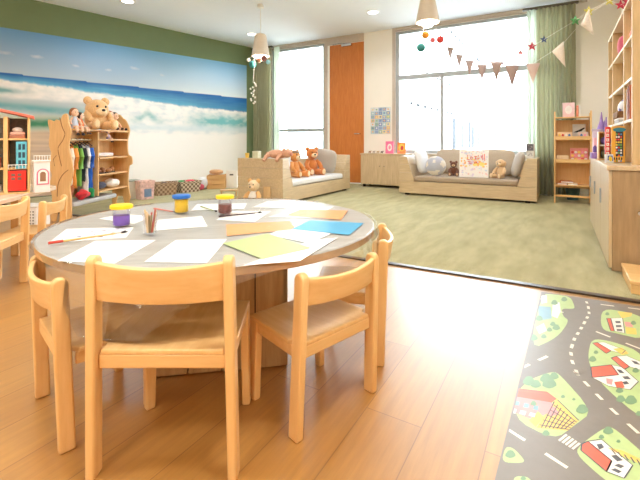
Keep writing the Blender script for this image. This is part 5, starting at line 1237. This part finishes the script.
m = MB(); m.ball((0, 0, .045), (.13, .10, .045), n=18, k=10, e=.7); o = m.build('plush_cushion', plush('tan_pad', S(216, 166, 122))); o.location = (x_ - .02, y_, .272); tag(o, 'tan fluffy pad lying on top of the wooden crate', 'cushion')
x_, y_ = flat(232.5, 188)
t = thing('carry_box', 'white open carry box with a hand slot beside the wooden crate', 'box', (x_, y_, .009), TH); m = MB(); m.box(-.10, .10, -.09, -.08, .0, .33); m.box(-.10, .10, .08, .09, 0, .26); m.box(-.10, -.09, -.08, .08, 0, .26); m.box(.09, .10, -.08, .08, 0, .26); m.box(-.09, .09, -.08, .08, 0, .01); m.build('box_body', white, t, .004); m = MB(); m.box(-.035, .035, -.0915, -.0895, .24, .265); m.build('hand_slot', dark, t)
x_, y_ = flat(229, 196.5)
t = thing('wooden_bench', 'low plain wooden board bench on the carpet in front of the white carry box', 'bench', (x_, y_, .009), TH + R(12)); m = MB(); m.box(-.14, .14, -.07, .07, .085, .105); m.build('top', pine[0], t, .003)
for s in (-1, 1): m = MB(); m.box(s * .115 - .01, s * .115 + .01, -.06, .06, 0, .085); m.build('leg', pine[2], t)
x_, y_ = flat(267, 205)
t = thing('wooden_board', 'short upright wooden board beside the small seated bear', 'board', (x_, y_, .009), TH); m = MB(); m.box(-.05, .05, -.012, .012, 0, .25); m.build('panel', pine[2], t, .003); m = MB(); m.box(-.06, .06, -.04, .04, 0, .015); m.build('foot', pine[0], t, .002)

# ------------------------------------------------------------------ light, camera, look
wd = bpy.data.worlds.new('World'); scn.world = wd; wd.use_nodes = True
nt = wd.node_tree; bg = nt.nodes['Background']
tc = nt.nodes.new('ShaderNodeTexCoord'); sx = nt.nodes.new('ShaderNodeSeparateXYZ'); nt.links.new(tc.outputs['Generated'], sx.inputs[0])
cr = nt.nodes.new('ShaderNodeValToRGB'); cr.color_ramp.elements[0].position = .45; cr.color_ramp.elements[0].color = (.86, .93, 1, 1); cr.color_ramp.elements[1].position = 1; cr.color_ramp.elements[1].color = (.80, .91, 1, 1)
nt.links.new(sx.outputs[2], cr.inputs[0]); nt.links.new(cr.outputs[0], bg.inputs[0]); bg.inputs[1].default_value = 15.0
SUN = bpy.data.lights.new('sun', 'SUN'); SUN.energy = 1.5; SUN.angle = R(3); SUN.color = (1, .97, .92)
so = bpy.data.objects.new('sun', SUN); COL.objects.link(so); so.rotation_euler = Vector((-.75, .35, -.6)).to_track_quat('-Z', 'Y').to_euler()

cam = bpy.data.cameras.new('camera'); co = bpy.data.objects.new('camera', cam); COL.objects.link(co)
cam.sensor_width = 36; cam.lens = 36 * F / 640; cam.shift_y = -99 / 640.0; cam.clip_start = .05; cam.clip_end = 300
co.location = (0, 0, EYE); co.rotation_euler = (R(90), 0, TH); scn.camera = co
vs = scn.view_settings; scn.display_settings.display_device = 'sRGB'; vs.view_transform = 'Standard'; vs.look = 'None'; vs.gamma = 1; vs.use_curve_mapping = False
vs.exposure = 0.35
cy = scn.cycles; cy.max_bounces = 10; cy.diffuse_bounces = 6; cy.transparent_max_bounces = 16; cy.sample_clamp_indirect = 6; cy.use_denoising = True
cy.caustics_reflective = False; cy.caustics_refractive = False
